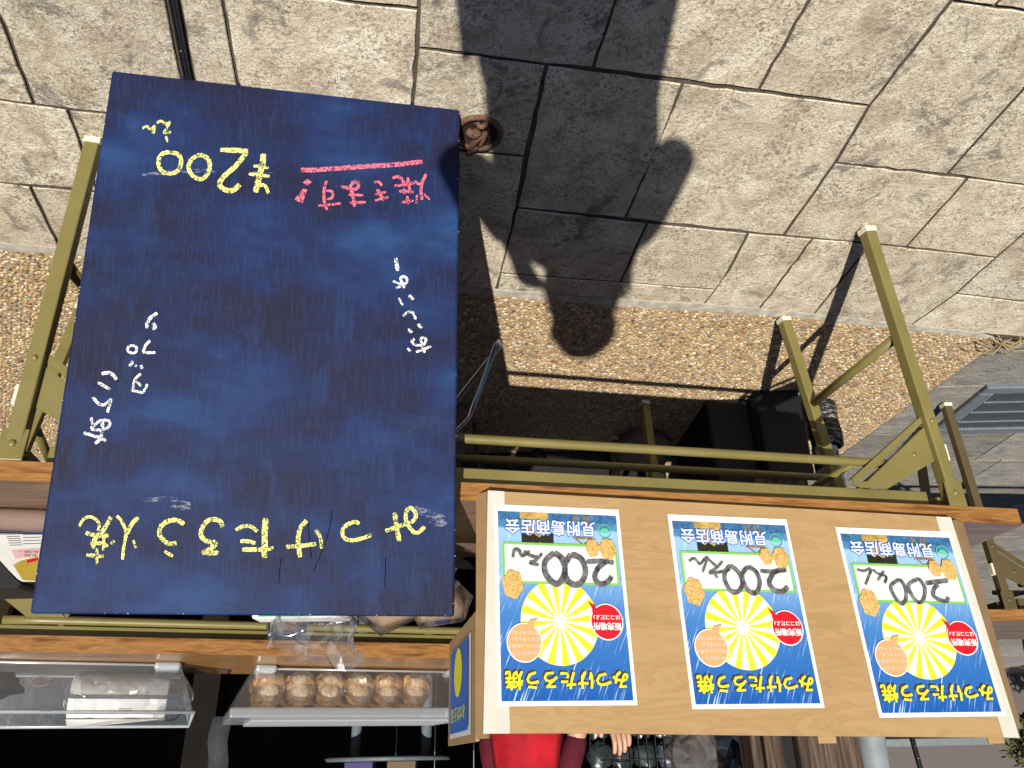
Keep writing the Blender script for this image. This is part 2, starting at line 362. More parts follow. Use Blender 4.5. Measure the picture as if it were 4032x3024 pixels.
def slab_obj(poly2, name, mat, parent, gap=.0030, jit=.0026, zt=0.0, ch=.0016, step=.028):
    poly2 = inset([tuple(map(float, p[:2])) for p in poly2], gap)
    rng = []
    n = len(poly2)
    for i in range(n):                                                # broken, slightly wandering edges
        a, b = np.array(poly2[i]), np.array(poly2[(i + 1) % n]); k = max(1, int(np.linalg.norm(b - a) / step))
        for j in range(k):
            p = a + (b - a) * j / k
            if j: p = p + np.array([noise.noise(Vector((p[0] * 37, p[1] * 37, 1))), noise.noise(Vector((p[0] * 37, p[1] * 37, 7)))]) * jit * 1.3
            rng.append(tuple(p))
    inn = inset(rng, ch); N = len(rng)
    vs = [(p[0], p[1], zt - .020) for p in rng] + [(p[0], p[1], zt - .0022) for p in rng] + [(p[0], p[1], zt + noise.noise(Vector((p[0] * 9, p[1] * 9, 3))) * .0008) for p in inn]
    fs = [(i, (i + 1) % N, N + (i + 1) % N, N + i) for i in range(N)] + [(N + i, N + (i + 1) % N, 2 * N + (i + 1) % N, 2 * N + i) for i in range(N)]
    fs.append(tuple(range(2 * N, 3 * N)))
    A = sum(rng[i][0] * rng[(i + 1) % N][1] - rng[(i + 1) % N][0] * rng[i][1] for i in range(N))
    if A < 0: fs = [f[::-1] for f in fs]
    m = MB(); m.add(vs, fs[:N], 1); m.v = m.v[:0]; m.f = []; m.m = []; m.sm = []
    m.add(vs, fs); m.m = [1] * N + [0] * (N + 1); return m.obj(name, [mat, M_joint], parent)
for s_ in SLABS: slab_obj([G(*p) for p in s_], 'paving_slab', M_slab, paving)
# slabs nearer than the frame, where the photographer stands
yy = .78
for r in range(4):
    x = -2.3 + (r % 2) * .25; y1 = yy; y0 = yy - .52
    while x < 2.3:
        wd = random.choice([.4, .55, .7]); slab_obj([(x, y0), (x + wd, y0), (x + wd, y1), (x, y1)], 'paving_slab', M_slab, paving); x += wd
    yy = y0
# pale cast border between slabs and pebble strip
bl = [(-500,908),(0,960),(235,980),(870,1037),(1590,1107),(1955,1144),(2435,1182),(2773,1200),(2991,1219),(3205,1240),(3590,1283),(3855,1314)]
bu = [(-500,935),(0,986),(280,1003),(900,1062),(1590,1133),(2016,1172),(2435,1208),(2773,1226),(3164,1255),(3556,1298),(3848,1330),(3950,1342)]
bp = [G(*p) for p in bl] + [G(*p) for p in bu][::-1]
mb = MB(); a_ = [(p[0], p[1], -.003) for p in bp]; mb.prism([(q[0], q[1], -.016) for q in a_], (0, 0, .0145)); 
tag(mb.obj('border_strip', flat('pale_border_mortar', (.50, .46, .38), .9, .1, 0, .3, 35, .5)), kind='structure')
# black rubber expansion joint
ej = empty('expansion_joint', G(680, 150), 'black ribbed rubber strip set in the paving, running under the foot of the blue board', 'rubber strip')
pj = [G(680 - 34, -150), G(680, 0), G(735, 290), G(790, 520)]
m = MB()
for i in range(3):
    a, b = pj[i], pj[i + 1]
    for off, hw, hz in ((0, .008, .003), (-.006, .0016, .0055), (.006, .0016, .0055), (0, .0016, .0045)):
        m.box(V(a[0] - hw + off, a[1], -.014), (2 * hw, 0, 0), (b[0] - a[0], b[1] - a[1], 0), (0, 0, .014 + hz - .004))
m.obj('rubber_ribs', M_rubber, ej)

# ---- exposed aggregate strip
AX0 = lambda y: -1.53 + (y - 2.10) * .132           # its right-hand border with the grey pavement
bd = sorted([tuple(G(*p)[:2]) for p in bu]); bx = np.array([p[0] for p in bd]); by = np.array([p[1] for p in bd])
poly = [(x, y) for x, y in bd] + [(2.6, float(by[-1])), (2.6, 3.9), (AX0(3.9), 3.9)]
m = MB(); m.prism([(p[0], p[1], -.015) for p in poly], (0, 0, .012)); 
tag(m.obj('pebble_strip_bed', M_mortar), kind='structure')
rs = np.random.RandomState(3); sp = .0132
gx, gy = np.meshgrid(np.arange(-1.6, 2.35, sp), np.arange(1.38, 3.4, sp * .82)); gx[1::2] += sp / 2
px = (gx + rs.uniform(-.32, .32, gx.shape) * sp).ravel(); py = (gy + rs.uniform(-.32, .32, gx.shape) * sp).ravel()
lo = np.interp(px, bx, by); keep = (py > lo + .006) & (px > -1.53 + (py - 2.10) * .132 + .006)
keep &= ~((py > 2.75) & (rs.rand(len(py)) < .35)); px, py = px[keep], py[keep]; n = len(px)
rad = rs.uniform(.0044, .0084, n) * np.where(rs.rand(n) < .08, 1.25, 1.0); asp = rs.uniform(.55, .95, n); ang = rs.uniform(0, math.pi, n); hh = rs.uniform(.0016, .0036, n)
K = 7; th = np.arange(K) * 2 * math.pi / K
c_, s_ = np.cos(ang)[:, None], np.sin(ang)[:, None]
def ring(sc):
    wob = 1 + rs.uniform(-.14, .14, (n, K)); ux = np.cos(th)[None] * rad[:, None] * sc * wob; uy = np.sin(th)[None] * (rad * asp)[:, None] * sc * wob
    return px[:, None] + ux * c_ - uy * s_, py[:, None] + ux * s_ + uy * c_
x0, y0 = ring(1.0); x1, y1 = ring(.72); zb = np.full((n, K), -.0042); zm = -.003 + hh[:, None] * .75 * np.ones((1, K))
vv = np.zeros((n, 2 * K + 1, 3)); vv[:, :K, 0] = x0; vv[:, :K, 1] = y0; vv[:, :K, 2] = zb
vv[:, K:2 * K, 0] = x1; vv[:, K:2 * K, 1] = y1; vv[:, K:2 * K, 2] = zm; vv[:, 2 * K, 0] = px; vv[:, 2 * K, 1] = py; vv[:, 2 * K, 2] = -.003 + hh
tri = []
for j in range(K):
    j2 = (j + 1) % K; tri += [(j, j2, K + j2), (j, K + j2, K + j), (K + j, K + j2, 2 * K)]
tri = np.array(tri); T = (tri[None] + (np.arange(n) * (2 * K + 1))[:, None, None]).reshape(-1)
me = bpy.data.meshes.new('pebbles'); nv = n * (2 * K + 1); nf = n * len(tri)
me.vertices.add(nv); me.vertices.foreach_set('co', vv.reshape(-1)); me.loops.add(nf * 3); me.loops.foreach_set('vertex_index', T.astype(np.int32))
me.polygons.add(nf); me.polygons.foreach_set('loop_start', np.arange(0, nf * 3, 3, dtype=np.int32)); me.polygons.foreach_set('loop_total', np.full(nf, 3, dtype=np.int32))
me.polygons.foreach_set('use_smooth', np.ones(nf, dtype=bool)); me.update()
pal = np.array([(.58,.40,.20),(.68,.50,.28),(.50,.32,.15),(.36,.19,.09),(.28,.21,.14),(.17,.14,.12),(.52,.45,.34),(.76,.64,.42),(.28,.29,.25),(.42,.22,.12),(.64,.46,.23),(.24,.10,.07),(.82,.76,.62)])
pi = rs.choice(len(pal), n, p=[.17,.15,.14,.07,.08,.04,.06,.10,.02,.05,.08,.02,.02]); pc = pal[pi] * rs.uniform(.6, 1.02, (n, 1))
ca = me.color_attributes.new('col', 'FLOAT_COLOR', 'POINT'); cc = np.ones((nv, 4)); cc[:, :3] = np.repeat(pc, 2 * K + 1, axis=0); ca.data.foreach_set('color', cc.reshape(-1))
me.materials.append(M_peb); po = bpy.data.objects.new('pebbles', me); COL.objects.link(po); tag(po, 'multicoloured small pebbles set in the tan strip under the tables', 'pebbles', kind='stuff')

# ---- grey pavement on the right
rp = empty('pavement', (0, 0, 0), kind='structure')
near = lambda x: 2.105 + max(0, (-1.53 - x)) * .165
y = 2.43; r = 0
x = -1.535
while x > -6:
    xb = x - random.choice([.6, .8]); 
    if 2.43 - near(xb) > .05: slab_obj([(xb, near(xb)), (x if x < -1.54 else AX0(near(x)), near(x)), (x if x < -1.54 else AX0(2.43), 2.43), (xb, 2.43)], 'pavement_slab', M_pave, rp, .003, .002, 0, .003, .12)
    x = xb
while y < 14:
    dy = .44 if r == 0 else (.34 if y < 5 else .6); x = AX0(y + dy / 2) if y < 3.9 else -1.2; off = (r % 3) * .21
    if r == 0:
        slab_obj([(-1.655, y), (AX0(y), y), (AX0(y + dy), y + dy), (-1.655, y + dy)], 'pavement_slab', M_pave, rp, .003, .002, 0, .003, .12); x = -2.605
    xa = x; first = True
    lim = -6.5 if y < 6 else -16
    while xa > lim:
        wd = (.45 + off * .8) if first else random.choice([.5, .7, .9])
        xb = xa - wd * (1 if y < 5 else 1.8); yn = max(y, near(xa), near(xb)) if y < 3 else y
        if y + dy - yn > .05:
            if first and r > 0 and y < 3.9: slab_obj([(xb, yn), (AX0(y), yn), (AX0(y + dy), y + dy), (xb, y + dy)], 'pavement_slab', M_pave, rp, .003, .002, 0, .003, .12)
            else: slab_obj([(xb, yn), (xa, yn), (xa, y + dy), (xb, y + dy)], 'pavement_slab', M_pave, rp, .003, .002, 0, .003, .12)
        first = False; xa = xb
    y += dy; r += 1

# ---- cast drain grate
gr = empty('drain_grate', (-1.66, 2.44, 0), 'galvanised steel drain grate with close bars, set in the grey pavement at the right', 'drain grate')
m = MB(); X0, X1, Y0, Y1 = -2.60, -1.66, 2.435, 2.865
for b in ((X0, Y0, X1 - X0, .05), (X0, Y1 - .05, X1 - X0, .05), (X0, Y0 + .05, .05, Y1 - Y0 - .1), (X1 - .05, Y0 + .05, .05, Y1 - Y0 - .1)):
    m.box((b[0], b[1], -.012), (b[2], 0, 0), (0, b[3], 0), (0, 0, .022))
m.obj('frame', M_zinc, gr, .003)
bm_ = MB(); bm_.box((0, Y0 + .05, -.012), (.005, 0, 0), (0, Y1 - Y0 - .1, 0), (0, 0, .018)); bme = bm_.mesh('bar', M_zinc)
x = X0 + .055
while x < X1 - .055:
    o = bpy.data.objects.new('bar', bme); COL.objects.link(o); o.location = (x, 0, 0); o.parent = gr; o.matrix_parent_inverse = gr.matrix_basis.inverted(); x += .0145
for yq in (2.56, 2.65, 2.74):
    MB().bar((X0 + .05, yq, .009), (X1 - .05, yq, .009), .006, .005).obj('cross_rod', M_zinc, gr)
tag(MB().box((X0 + .05, Y0 + .05, -.0050), (X1 - X0 - .1, 0, 0), (0, Y1 - Y0 - .1, 0), (0, 0, .002)).obj('pit_shade', M_dark, gr))  # black sheet close under the bars, painted shade instead of a real hole

# ---- shop building (roof, walls, floor) with the open dark front
sb = empty('shop_building', (1.5, 4.5, 0), 'open-fronted timber shop behind the tables, its unlit darkness put into the wood colour', 'building')
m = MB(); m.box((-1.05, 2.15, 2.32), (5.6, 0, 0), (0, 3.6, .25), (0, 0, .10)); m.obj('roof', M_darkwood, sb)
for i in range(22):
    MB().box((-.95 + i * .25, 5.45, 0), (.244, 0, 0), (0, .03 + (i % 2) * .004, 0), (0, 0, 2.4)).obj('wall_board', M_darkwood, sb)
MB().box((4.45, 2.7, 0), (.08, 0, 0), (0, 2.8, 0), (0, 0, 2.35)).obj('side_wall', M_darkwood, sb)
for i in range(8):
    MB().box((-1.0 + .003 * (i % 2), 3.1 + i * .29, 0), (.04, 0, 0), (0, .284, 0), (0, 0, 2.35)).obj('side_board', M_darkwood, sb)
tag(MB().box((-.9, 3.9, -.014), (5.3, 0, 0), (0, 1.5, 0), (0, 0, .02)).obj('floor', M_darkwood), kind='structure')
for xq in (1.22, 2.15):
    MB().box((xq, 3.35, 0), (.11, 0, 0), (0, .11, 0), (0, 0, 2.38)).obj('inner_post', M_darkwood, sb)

# ---- timber post on black plinth, beside it the downpipe
wp = empty('timber_post', (-.93, 2.5, 0), 'weathered brown timber post of two boards standing on a black plinth, beside the grey downpipe', 'post')
m = MB(); m.box((-1.0, 2.437, -.004), (.15, 0, 0), (.09, .53, 0), (0, 0, .31)); m.obj('plinth', M_dark, wp, .004)
MB().box((-.985, 2.47, .306), (.178, 0, 0), (0, .16, 0), (0, 0, 1.83)).obj('board', M_timber, wp, .004)
MB().box((-.765, 2.48, .43), (.052, 0, 0), (0, .14, 0), (0, 0, 1.88)).obj('board', M_timber, wp, .004)
MB().box((-.708, 2.50, .43), (.03, 0, 0), (0, .14, 0), (0, 0, 1.88)).obj('board', M_timber, wp, .004)
MB().box((-.806, 2.52, .43), (.040, 0, 0), (0, .1, 0), (0, 0, 1.88)).obj('gap_shade_strip', M_dark, wp)  # black strip filling the gap between boards, painted in place of its shade
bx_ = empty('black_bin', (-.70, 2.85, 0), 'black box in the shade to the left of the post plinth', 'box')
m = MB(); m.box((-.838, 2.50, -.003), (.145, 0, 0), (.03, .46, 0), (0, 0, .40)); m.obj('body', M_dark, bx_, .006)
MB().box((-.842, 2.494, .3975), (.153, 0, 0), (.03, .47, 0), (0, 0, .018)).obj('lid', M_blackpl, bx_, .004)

dp = empty('downpipe', (-1.12, 2.56, 0), 'grey downpipe with a scuffed black wrapping round its foot, beside the timber post', 'pipe')
m = MB(); m.tube([(-1.108, 2.57, .14), (-1.085, 2.575, .6), (-1.058, 2.58, 1.2), (-1.058, 2.58, 2.3)], .043, 24); m.obj('pipe', M_pipe, dp)
def wrap_mat():
    k = NT('scuffed_black_wrap', .6, .3); a = k.noise(k.world((18, 18, 90)), 2, 4, .7)
    k.col(k.ramp(a, [(.52, (.014, .014, .015)), (.62, (.30, .30, .29))])); k.bump(k.noise(k.world((10, 10, 60)), 3, 3), .5, .004); return k.m
m = MB(); m.lathe((-1.118, 2.565, 0), [(.0, .0), (.054, .0), (.056, .03), (.052, .07), (.057, .12), (.053, .165), (.044, .168)], 24); m.obj('wrapping', wrap_mat(), dp)
def swirl_mat():
    k = NT('peeling_grey_tape', .3, .5); a = k.noise(k.world((9, 9, 16)), 2.2, 4, .6, 1.5)
    k.col(k.ramp(a, [(.42, (.03, .03, .035)), (.5, (.34, .37, .42)), (.62, (.55, .58, .62))])); return k.m
m = MB(); m.lathe((-1.105, 2.57, 0), [(.0445, .17), (.046, .25), (.0445, .30), (.047, .38), (.045, .45)], 24); m.obj('tape', swirl_mat(), dp)
for dx in (-.058, .052):
    MB().box((-1.058 + dx, 2.64, .9), (.012, 0, 0), (0, .02, 0), (0, 0, 1.4)).obj('white_batten', M_white, dp)
rd = empty('thin_rod', (-1.84, 4.0, 0), 'thin dark metal rod standing on the grey pavement behind the display panel', 'rod')
m = MB(); m.tube([(-1.78, 4.0, 0), (-1.85, 4.0, 1.2), (-1.88, 4.0, 1.9)], .012, 10); m.obj('rod', M_dark, rd)
for zq in (1.06, 1.12, 1.17): MB().lathe((-1.845, 3.987, zq), [(.0, -.004), (.005, 0), (.0, .004)], 8).obj('stud', M_chrome, rd)

# ---- far background, lower right of the frame
fw_ = empty('far_wall', (-8, 13.5, 0), 'pale mauve house wall far behind the pavement, with a dark window band', 'building')
MB().box((-20, 14, 0), (19, 0, 0), (0, .3, 0), (0, 0, 3.2)).obj('wall', flat('shaded_mauve_render', (.12, .10, .095), .9), fw_)  # mauve darkened, the shade over the wall is put into its colour
for i in range(5): MB().box((-18.5 + i * 3.6, 13.95, 1.7), (1.6, 0, 0), (0, .06, 0), (0, 0, .9)).obj('window', M_blackpl, fw_, .01)
MB().box((-20.2, 13.7, 3.15), (19.5, 0, 0), (0, 1.2, 0), (0, 0, .12)).obj('roof', M_zinc, fw_)
lw_ = empty('low_wall', (-4.5, 9, 0), 'low grey concrete kerb wall far away beside the shrub', 'wall')
MB().box((-5.0, 9.2, 0), (1.7, 0, 0), (0, .25, 0), (0, 0, 1.02)).obj('block', M_conc, lw_, .01)
MB().box((-5.08, 9.14, 1.02), (1.9, 0, 0), (0, .36, 0), (0, 0, .08)).obj('coping', M_zinc, lw_, .01)

M_leaf = flat('shrub_leaf', (.085, .095, .03), .6, .3, 0, .5, 9); M_twig = flat('twig_bark', (.10, .075, .05), .9, .1)
def shrub(cx, cy, zc, R, nleaf, label, ls=.05):
    e = empty('shrub', (cx, cy, 0), label, 'shrub'); m = MB(); t = MB(); rr = random.Random(int(cx * 100))
    for i in range(9):
        a = rr.uniform(0, 6.28); q = V(cx + math.cos(a) * R * .6, cy + math.sin(a) * R * .6, zc + rr.uniform(-.1, .5) * R)
        t.tube([(cx, cy, 0), ((cx + q[0]) / 2 + rr.uniform(-.05, .05), (cy + q[1]) / 2, zc * .6), q], [.03, .018, .006], 6)
    for i in range(nleaf):
        d = nrm([rr.gauss(0, 1) for _ in range(3)]); rr_ = R * (rr.random() ** .45) * (1 + .3 * noise.noise(Vector(tuple(d * 2.3))))
        p = V(cx, cy, zc) + d * rr_ * V(1, 1, .8); a = nrm([rr.gauss(0, 1) for _ in range(3)]); b = nrm(np.cross(a, [rr.gauss(0, 1) for _ in range(3)]))
        L = ls * rr.uniform(.6, 1.3); m.add([p - a * L, p + b * L * .45, p + a * L, p - b * L * .45], [(0, 1, 2, 3)])
    tag(m.obj('foliage', M_leaf, e), kind='stuff'); t.obj('stem', M_twig, e)
shrub(-5.05, 8.0, 1.10, .42, 2600, 'green and brown leafy shrub far behind the display panel, at the frame corner')
shrub(-8.3, 11.0, 1.5, .8, 2200, 'larger green bush farther off beside the mauve wall', .08)
# dry weed in the joint
wd = empty('dry_weed', G(3950, 1335), 'dry straw-coloured weed growing where paving, pebbles and grey pavement meet', 'weed')
m = MB(); rr = random.Random(4); c0 = G(3935, 1345)
for i in range(34):
    a = rr.uniform(0, 6.28); L = rr.uniform(.03, .10); h = rr.uniform(.005, .035)
    p1 = c0 + V(math.cos(a) * L * .5 * 1.2, math.sin(a) * L * .35, h); p2 = c0 + V(math.cos(a + rr.uniform(-.5, .5)) * L * 1.3, math.sin(a) * L * .7, h * rr.uniform(.1, .9))
    m.tube(catmull([c0 + V(rr.uniform(-.01, .01), rr.uniform(-.01, .01), 0), p1, p2], 4), [.0018] * 8 + [.0004], 4)
m.obj('stalks', flat('dry_straw', (.36, .28, .16), .9, .1), wd)

# ---- rusty drain cover with loose iron pieces
rc = empty('iron_socket', G(1905, 520), 'round rusty iron ground socket filled with twisted iron, half hidden by the blue board', 'iron socket')
c = G(1884, 524); 
MB().lathe(c, [(.038, .001), (.039, .005), (.044, .007), (.049, .005), (.051, .0005)], 36).obj('rim', M_rust, rc)
MB().lathe(c, [(.0, .0009), (.037, .0009), (.038, .0012)], 36).obj('bowl_shade', flat('shaded_rust', (.035, .022, .016), .9, .1), rc)  # flat disc, the shade of the hollow is put into its dark colour
def cpt(X, Y, z): return G(X, Y, z)
for pts, r_ in (([(1835,470,.001),(1880,463,.003),(1905,465,.001)], .005), ([(1838,515,.004),(1865,530,.008),(1880,520,.009)], .0085), ([(1850,590,.0),(1870,560,.006),(1888,535,.008)], .0065),
                ([(1880,480,.002),(1886,495,.005),(1898,500,.006),(1912,492,.005),(1915,478,.002)], .0048), ([(1890,575,.001),(1903,545,.005),(1912,520,.004)], .0055), ([(1840,610,.0),(1865,590,.004),(1878,575,.003)], .0055)):
    m = MB(); P3 = [cpt(*p) for p in pts]; P3 = catmull(P3, 4); m.tube(P3, [r_ * (.8 + .4 * math.sin(3 * i / len(P3))) for i in range(len(P3))], 10); m.obj('iron_piece', M_rust, rc)

# ================================================================== TABLES
def make_table(name, p0, t, n, s0, s1, zt, depth, hs0, hs1, label, group, ff=-.0, rf=.36, frame_mat=None, top_mat=None, footL=None, footR=None, rfootR=None, splitfoot=True, nv=None, zrd=.133, ah=.038, r2=.012):
    """p0 on the front top edge, t along it, n towards the back; s0/s1 ends, hs0/hs1 hinge positions"""
    fm = frame_mat or M_olive; tm = top_mat or M_wtop
    nv = n if nv is None else nv
    e = empty(name, (p0[0], p0[1], 0), label, 'folding table', group)
    P = lambda s, d, z: V(*(p0[:2] + t[:2] * s + n[:2] * d), z)
    Q = lambda s, d, z: V(*(p0[:2] + t[:2] * s + nv[:2] * d), z)
    th = .035; k = MB()
    k.prism([Q(s0, .0015, zt - th + .0005), Q(s1 - .0015, .0015, zt - th + .0005), Q(s1 - .0015, depth, zt - th + .0005), Q(s0, depth, zt - th + .0005)], (0, 0, th))
    k.obj('table_top', tm, e)
    # edge banding as frames round the top
    o = MB(); o.prism([Q(s0, -.001, zt - th), Q(s1, -.001, zt - th), Q(s1, .0012, zt - th), Q(s0, .0012, zt - th)], (0, 0, th + .0002))
    o.obj('edge_band', M_wedge, e)
    o = MB(); o.prism([Q(s1 - .0012, .0014, zt - th), Q(s1 + .0008, .0014, zt - th), Q(s1 + .0008, depth, zt - th), Q(s1 - .0012, depth, zt - th)], (0, 0, th + .0002)); o.obj('edge_band', M_wedge, e)
    za = zt - th
    for d in (.022, depth - .04):
        a = MB(); a.box(P(hs0 + .05, d, za - ah), t * (hs1 - hs0 - .1), n * .018, (0, 0, ah)); a.obj('apron', fm, e, .002)
    for s_, in ((hs0,), (hs1,)):
        a = MB(); a.box(P(s_ - .02, .03, za - .03), t * .04, n * (depth - .06), (0, 0, .028)); a.obj('end_rail', fm, e, .002)
    # legs: square tube with ivory end cap
    for side, sh in ((0, hs0), (1, hs1)):
        sgn = -1 if side == 0 else 1
        for front in (1, 0):
            top = P(sh, .012 if front else rf, za - .02)
            if front: foot = (footL if side == 0 else footR)
            else: foot = (rfootR if (side == 1 and rfootR is not None) else None)
            if foot is None: foot = P(sh - sgn * (.10 if front else .07), (ff if front else rf - .03), 0)
            foot = np.array(foot, float); d = nrm(top - foot)
            l = MB(); l.bar(foot + d * .018, top, .028, .028, up=n); lo_ = l.obj('leg', fm, e, .003, 2)
            c = MB(); c.bar(foot + d * .006, foot + d * .0185, .030, .030, up=n); c.lathe(foot, [(.0, 0), (.010, .0005), (.014, .007), (.014, .012)], 14); c.obj('end_cap', M_cap, lo_)
            if front: fleg = (foot, top)
            else: rleg = (foot, top)
            if front:
                hp = MB(); hp.box(P(sh - .022, -.004, za - .058), t * .044, n * .004, (0, 0, .058)); hp.obj('hinge_plate', fm, e, .004, 2)
                rv = MB(); cpt_ = P(sh, -.004, za - .030); rv.lathe(cpt_, [(.007, 0), (.0062, .002), (.003, .0038), (.0, .0042)], 14, -n); rv.obj('rivet', fm, e)
                q = fleg[1] + (fleg[0] - fleg[1]) * .26; rv = MB(); rv.lathe(q - n * .0145, [(.006, 0), (.005, .002), (.0, .0035)], 12, -n); rv.obj('rivet', fm, e)
                im = MB(); q = fleg[1] + (fleg[0] - fleg[1]) * .155; im.bar(q + t * sgn * .017 - V(0, 0, .02), q + t * sgn * .017 + V(0, 0, .02), .008, .022, up=n); im.obj('stacking_pad', M_cap, e, .002)
        a, b = fleg; c_, d_ = rleg
        f1 = .42
        m = MB(); m.tube([a + (b - a) * f1 + n * .012, c_ + (d_ - c_) * f1 - n * .012], .0115, 12); m.obj('stretcher', fm, e)
        # slotted locking bracket from the leg to the apron
        for dd in (.004,):
            lp = fleg[1] + (fleg[0] - fleg[1]) * .13; lp2 = fleg[1] + (fleg[0] - fleg[1]) * .285
            base = lambda pt: np.array(pt)
            q1 = lp2 - t * sgn * .010; q2 = lp - t * sgn * .010 + V(0, 0, -.0)
            q3 = P(sh - sgn * .155, .012, za - .036); q4 = P(sh - sgn * .232, .012, za - .036); q5 = P(sh - sgn * .236, .012, za - .056)
            br = MB(); pl_ = [q1, q2, q3, q4, q5]
            yb = [np.array(q, float) for q in pl_]
            # two plates around the slot
            A1 = q1; A2 = q5; mid1 = q1 + (q2 - q1) * .14; midE = q5 + (q4 - q5) * 1.0 + (q3 - q4) * .10
            sl1 = q1 + (q2 - q1) * .24
            br.prism([q1, mid1, q4 + V(0, 0, -.004), q5], n * .003)
            slE = q4 + (q3 - q4) * .16
            br.prism([sl1, q2, q3, slE], n * .003)
            br.prism([q4 + V(0, 0, -.004), q4 + (mid1 - q4) * .07, slE + (sl1 - slE) * .10, slE], n * .003)
            br.box(sl1, (slE - sl1), n * .018, nrm(np.cross(slE - sl1, n)) * .0025)
            br.box(q1, (q5 - q1), n * .018, nrm(np.cross(q5 - q1, n)) * .0025)
            br.obj('lock_bracket', fm, e)
            rv = MB(); rc_ = sl1 * .45 + q2 * .2 + q3 * .35; rv.lathe(rc_, [(.006, 0), (.005, .002), (.0, .0035)], 12, -n); rv.obj('rivet', fm, e)
    # under-shelf of three rods
    zr = zt - zrd
    for i, d in enumerate((.02, .16, .30)):
        m = MB(); ends = (hs0 + .18, hs1 - .18)
        m.tube([P(ends[0], d, zr - r2), P(ends[1], d, zr - r2)] if i != 0 else [P(ends[0] - .08, d, zr + .002), P(ends[0], d, zr), P(ends[1], d, zr), P(ends[1] + .08, d, zr + .002)], .0098 if i == 0 else .0085, 12); m.obj('shelf_rod', fm, e)
    for s_ in (hs0 + .22, hs1 - .22):
        m = MB(); m.tube([P(s_, .02, zr + .006), P(s_, .30, zr + .006)], .007, 10); m.obj('shelf_cross_rod', fm, e)
        m = MB(); m.tube([P(s_, .16, zr), P(s_, .20, za - .005)], .007, 10); m.obj('shelf_hanger', fm, e)
    return e, P
tA = nrm(V(-1.967, .43, 0)); nA = V(.2136, .977, 0)
PA0 = V(.866, 1.228, .70)
make_table('folding_table', PA0, tA, nA, -.25, 2.022, .70, .45, .004, 1.872, 'front folding table with olive legs and woodgrain edge, carrying the tan display panel', 'folding tables of the stall',
           footL=(.828, 1.168, 0), footR=(-.862, 1.512, 0), rfootR=(-.790, 1.930, 0), rf=.37, nv=V(.03, 1.0, 0))
b0 = G(0, 2563, .90); b1 = G(1680, 2590, .90); tB = nrm(b1 - b0); nB = V(-tB[1], tB[0], 0); nB = nB if nB[1] > 0 else -nB
make_table('folding_table', b0, tB, nB, -.62, 1.88, .90, .45, -.115, 1.70, 'taller folding table behind the front one, carrying the two clear plastic containers', 'folding tables of the stall', top_mat=M_wtop2, zrd=.072, ah=.026, r2=0, footR=(-.47, 2.50, 0), rfootR=(-.40, 2.84, 0))
pC = V(-1.60, 2.575, .76); tC = nrm(V(-1, .10, 0)); nC = V(.0995, .995, 0)
make_table('folding_table', pC, tC, nC, -.10, 1.7, .77, .45, .0, 1.55, 'brown-legged folding table standing apart on the grey pavement at the far right', 'folding tables of the stall', frame_mat=M_brownmetal,
           footL=(-1.579, 2.571, 0), top_mat=M_wtop)

# ================================================================== BLUE BOARD
BP0 = V(.7294, 1.0002, 0); Bb = nrm(V(-.656, .1171, 0)); Bu = nrm(V(.0493, .2759, .9129)); Bn = nrm(np.cross(Bb, Bu)); Bn = Bn if Bn[1] > 0 else -Bn
BB = lambda X, Y, off=0.0: PL(X, Y, BP0 - Bn * off, Bn)
corn = [BB(440, 272), BB(1812, 398), BB(1790, 2430), BB(115, 2418)]
bo = empty('blackboard', (corn[0] + corn[1]) / 2, 'tall dark blue chalkboard lettered in yellow, pink and white chalk, leaning on the front table', 'chalkboard')
Rb = Matrix(((-Bb[0], -Bn[0], Bu[0]), (-Bb[1], -Bn[1], Bu[1]), (-Bb[2], -Bn[2], Bu[2])))
m = MB(); m.prism(corn, Bn * .024); pn = m.obj('panel', M_board, bo, .005, 3)
lay_ref = [None]
def ribbon(mbx, pts, wd, plane, px2m=None, n=5, seed=0, offs=0.0):
    wd = wd * (1.12 if px2m is None and plane is lay_ref[0] else 1)
    """chalk / pen stroke: a thin strip laid on the plane; pts in picture pixels of the photograph, wd in the same pixels"""
    fn = plane; P2 = catmull(pts, n) if len(pts) > 2 else [np.array(pts[0], float) + (np.array(pts[1], float) - np.array(pts[0], float)) * k / 4 for k in range(5)]
    N = len(P2); L = []; R = []
    for i, p in enumerate(P2):
        t = P2[min(i + 1, N - 1)] - P2[max(i - 1, 0)]; t = t / (np.linalg.norm(t) + 1e-9); q = np.array([-t[1], t[0]])
        k = wd / 2 * (1 + .22 * noise.noise(Vector((i * .7, seed, 0)))); k *= (.72 if i in (0, N - 1) else 1)
        L.append(fn(*(p + q * k))); R.append(fn(*(p - q * k)))
    mbx.add(L + R, [(i, i + 1, N + i + 1, N + i) for i in range(N - 1)])
def strokes(items, sc, ox, oy, plane, name, mat, parent, wk=1.0):
    out = []
    for gi, grp in enumerate(items):
        m = MB()
        for si, (pts, wd) in enumerate(grp):
            ribbon(m, [(ox + a / sc, oy + b / sc) for a, b in pts], wd / sc * wk, plane, seed=gi * 9 + si)
        out.append(m.obj(name, mat, parent))
    return out
C_y = chalk_mat('yellow_chalk', (.80, .78, .22)); C_p = chalk_mat('pink_chalk', (.78, .16, .22)); C_w = chalk_mat('white_chalk', (.80, .80, .84))
lay = lambda X, Y: BB(X, Y, .0006)
lay_ref[0] = lay
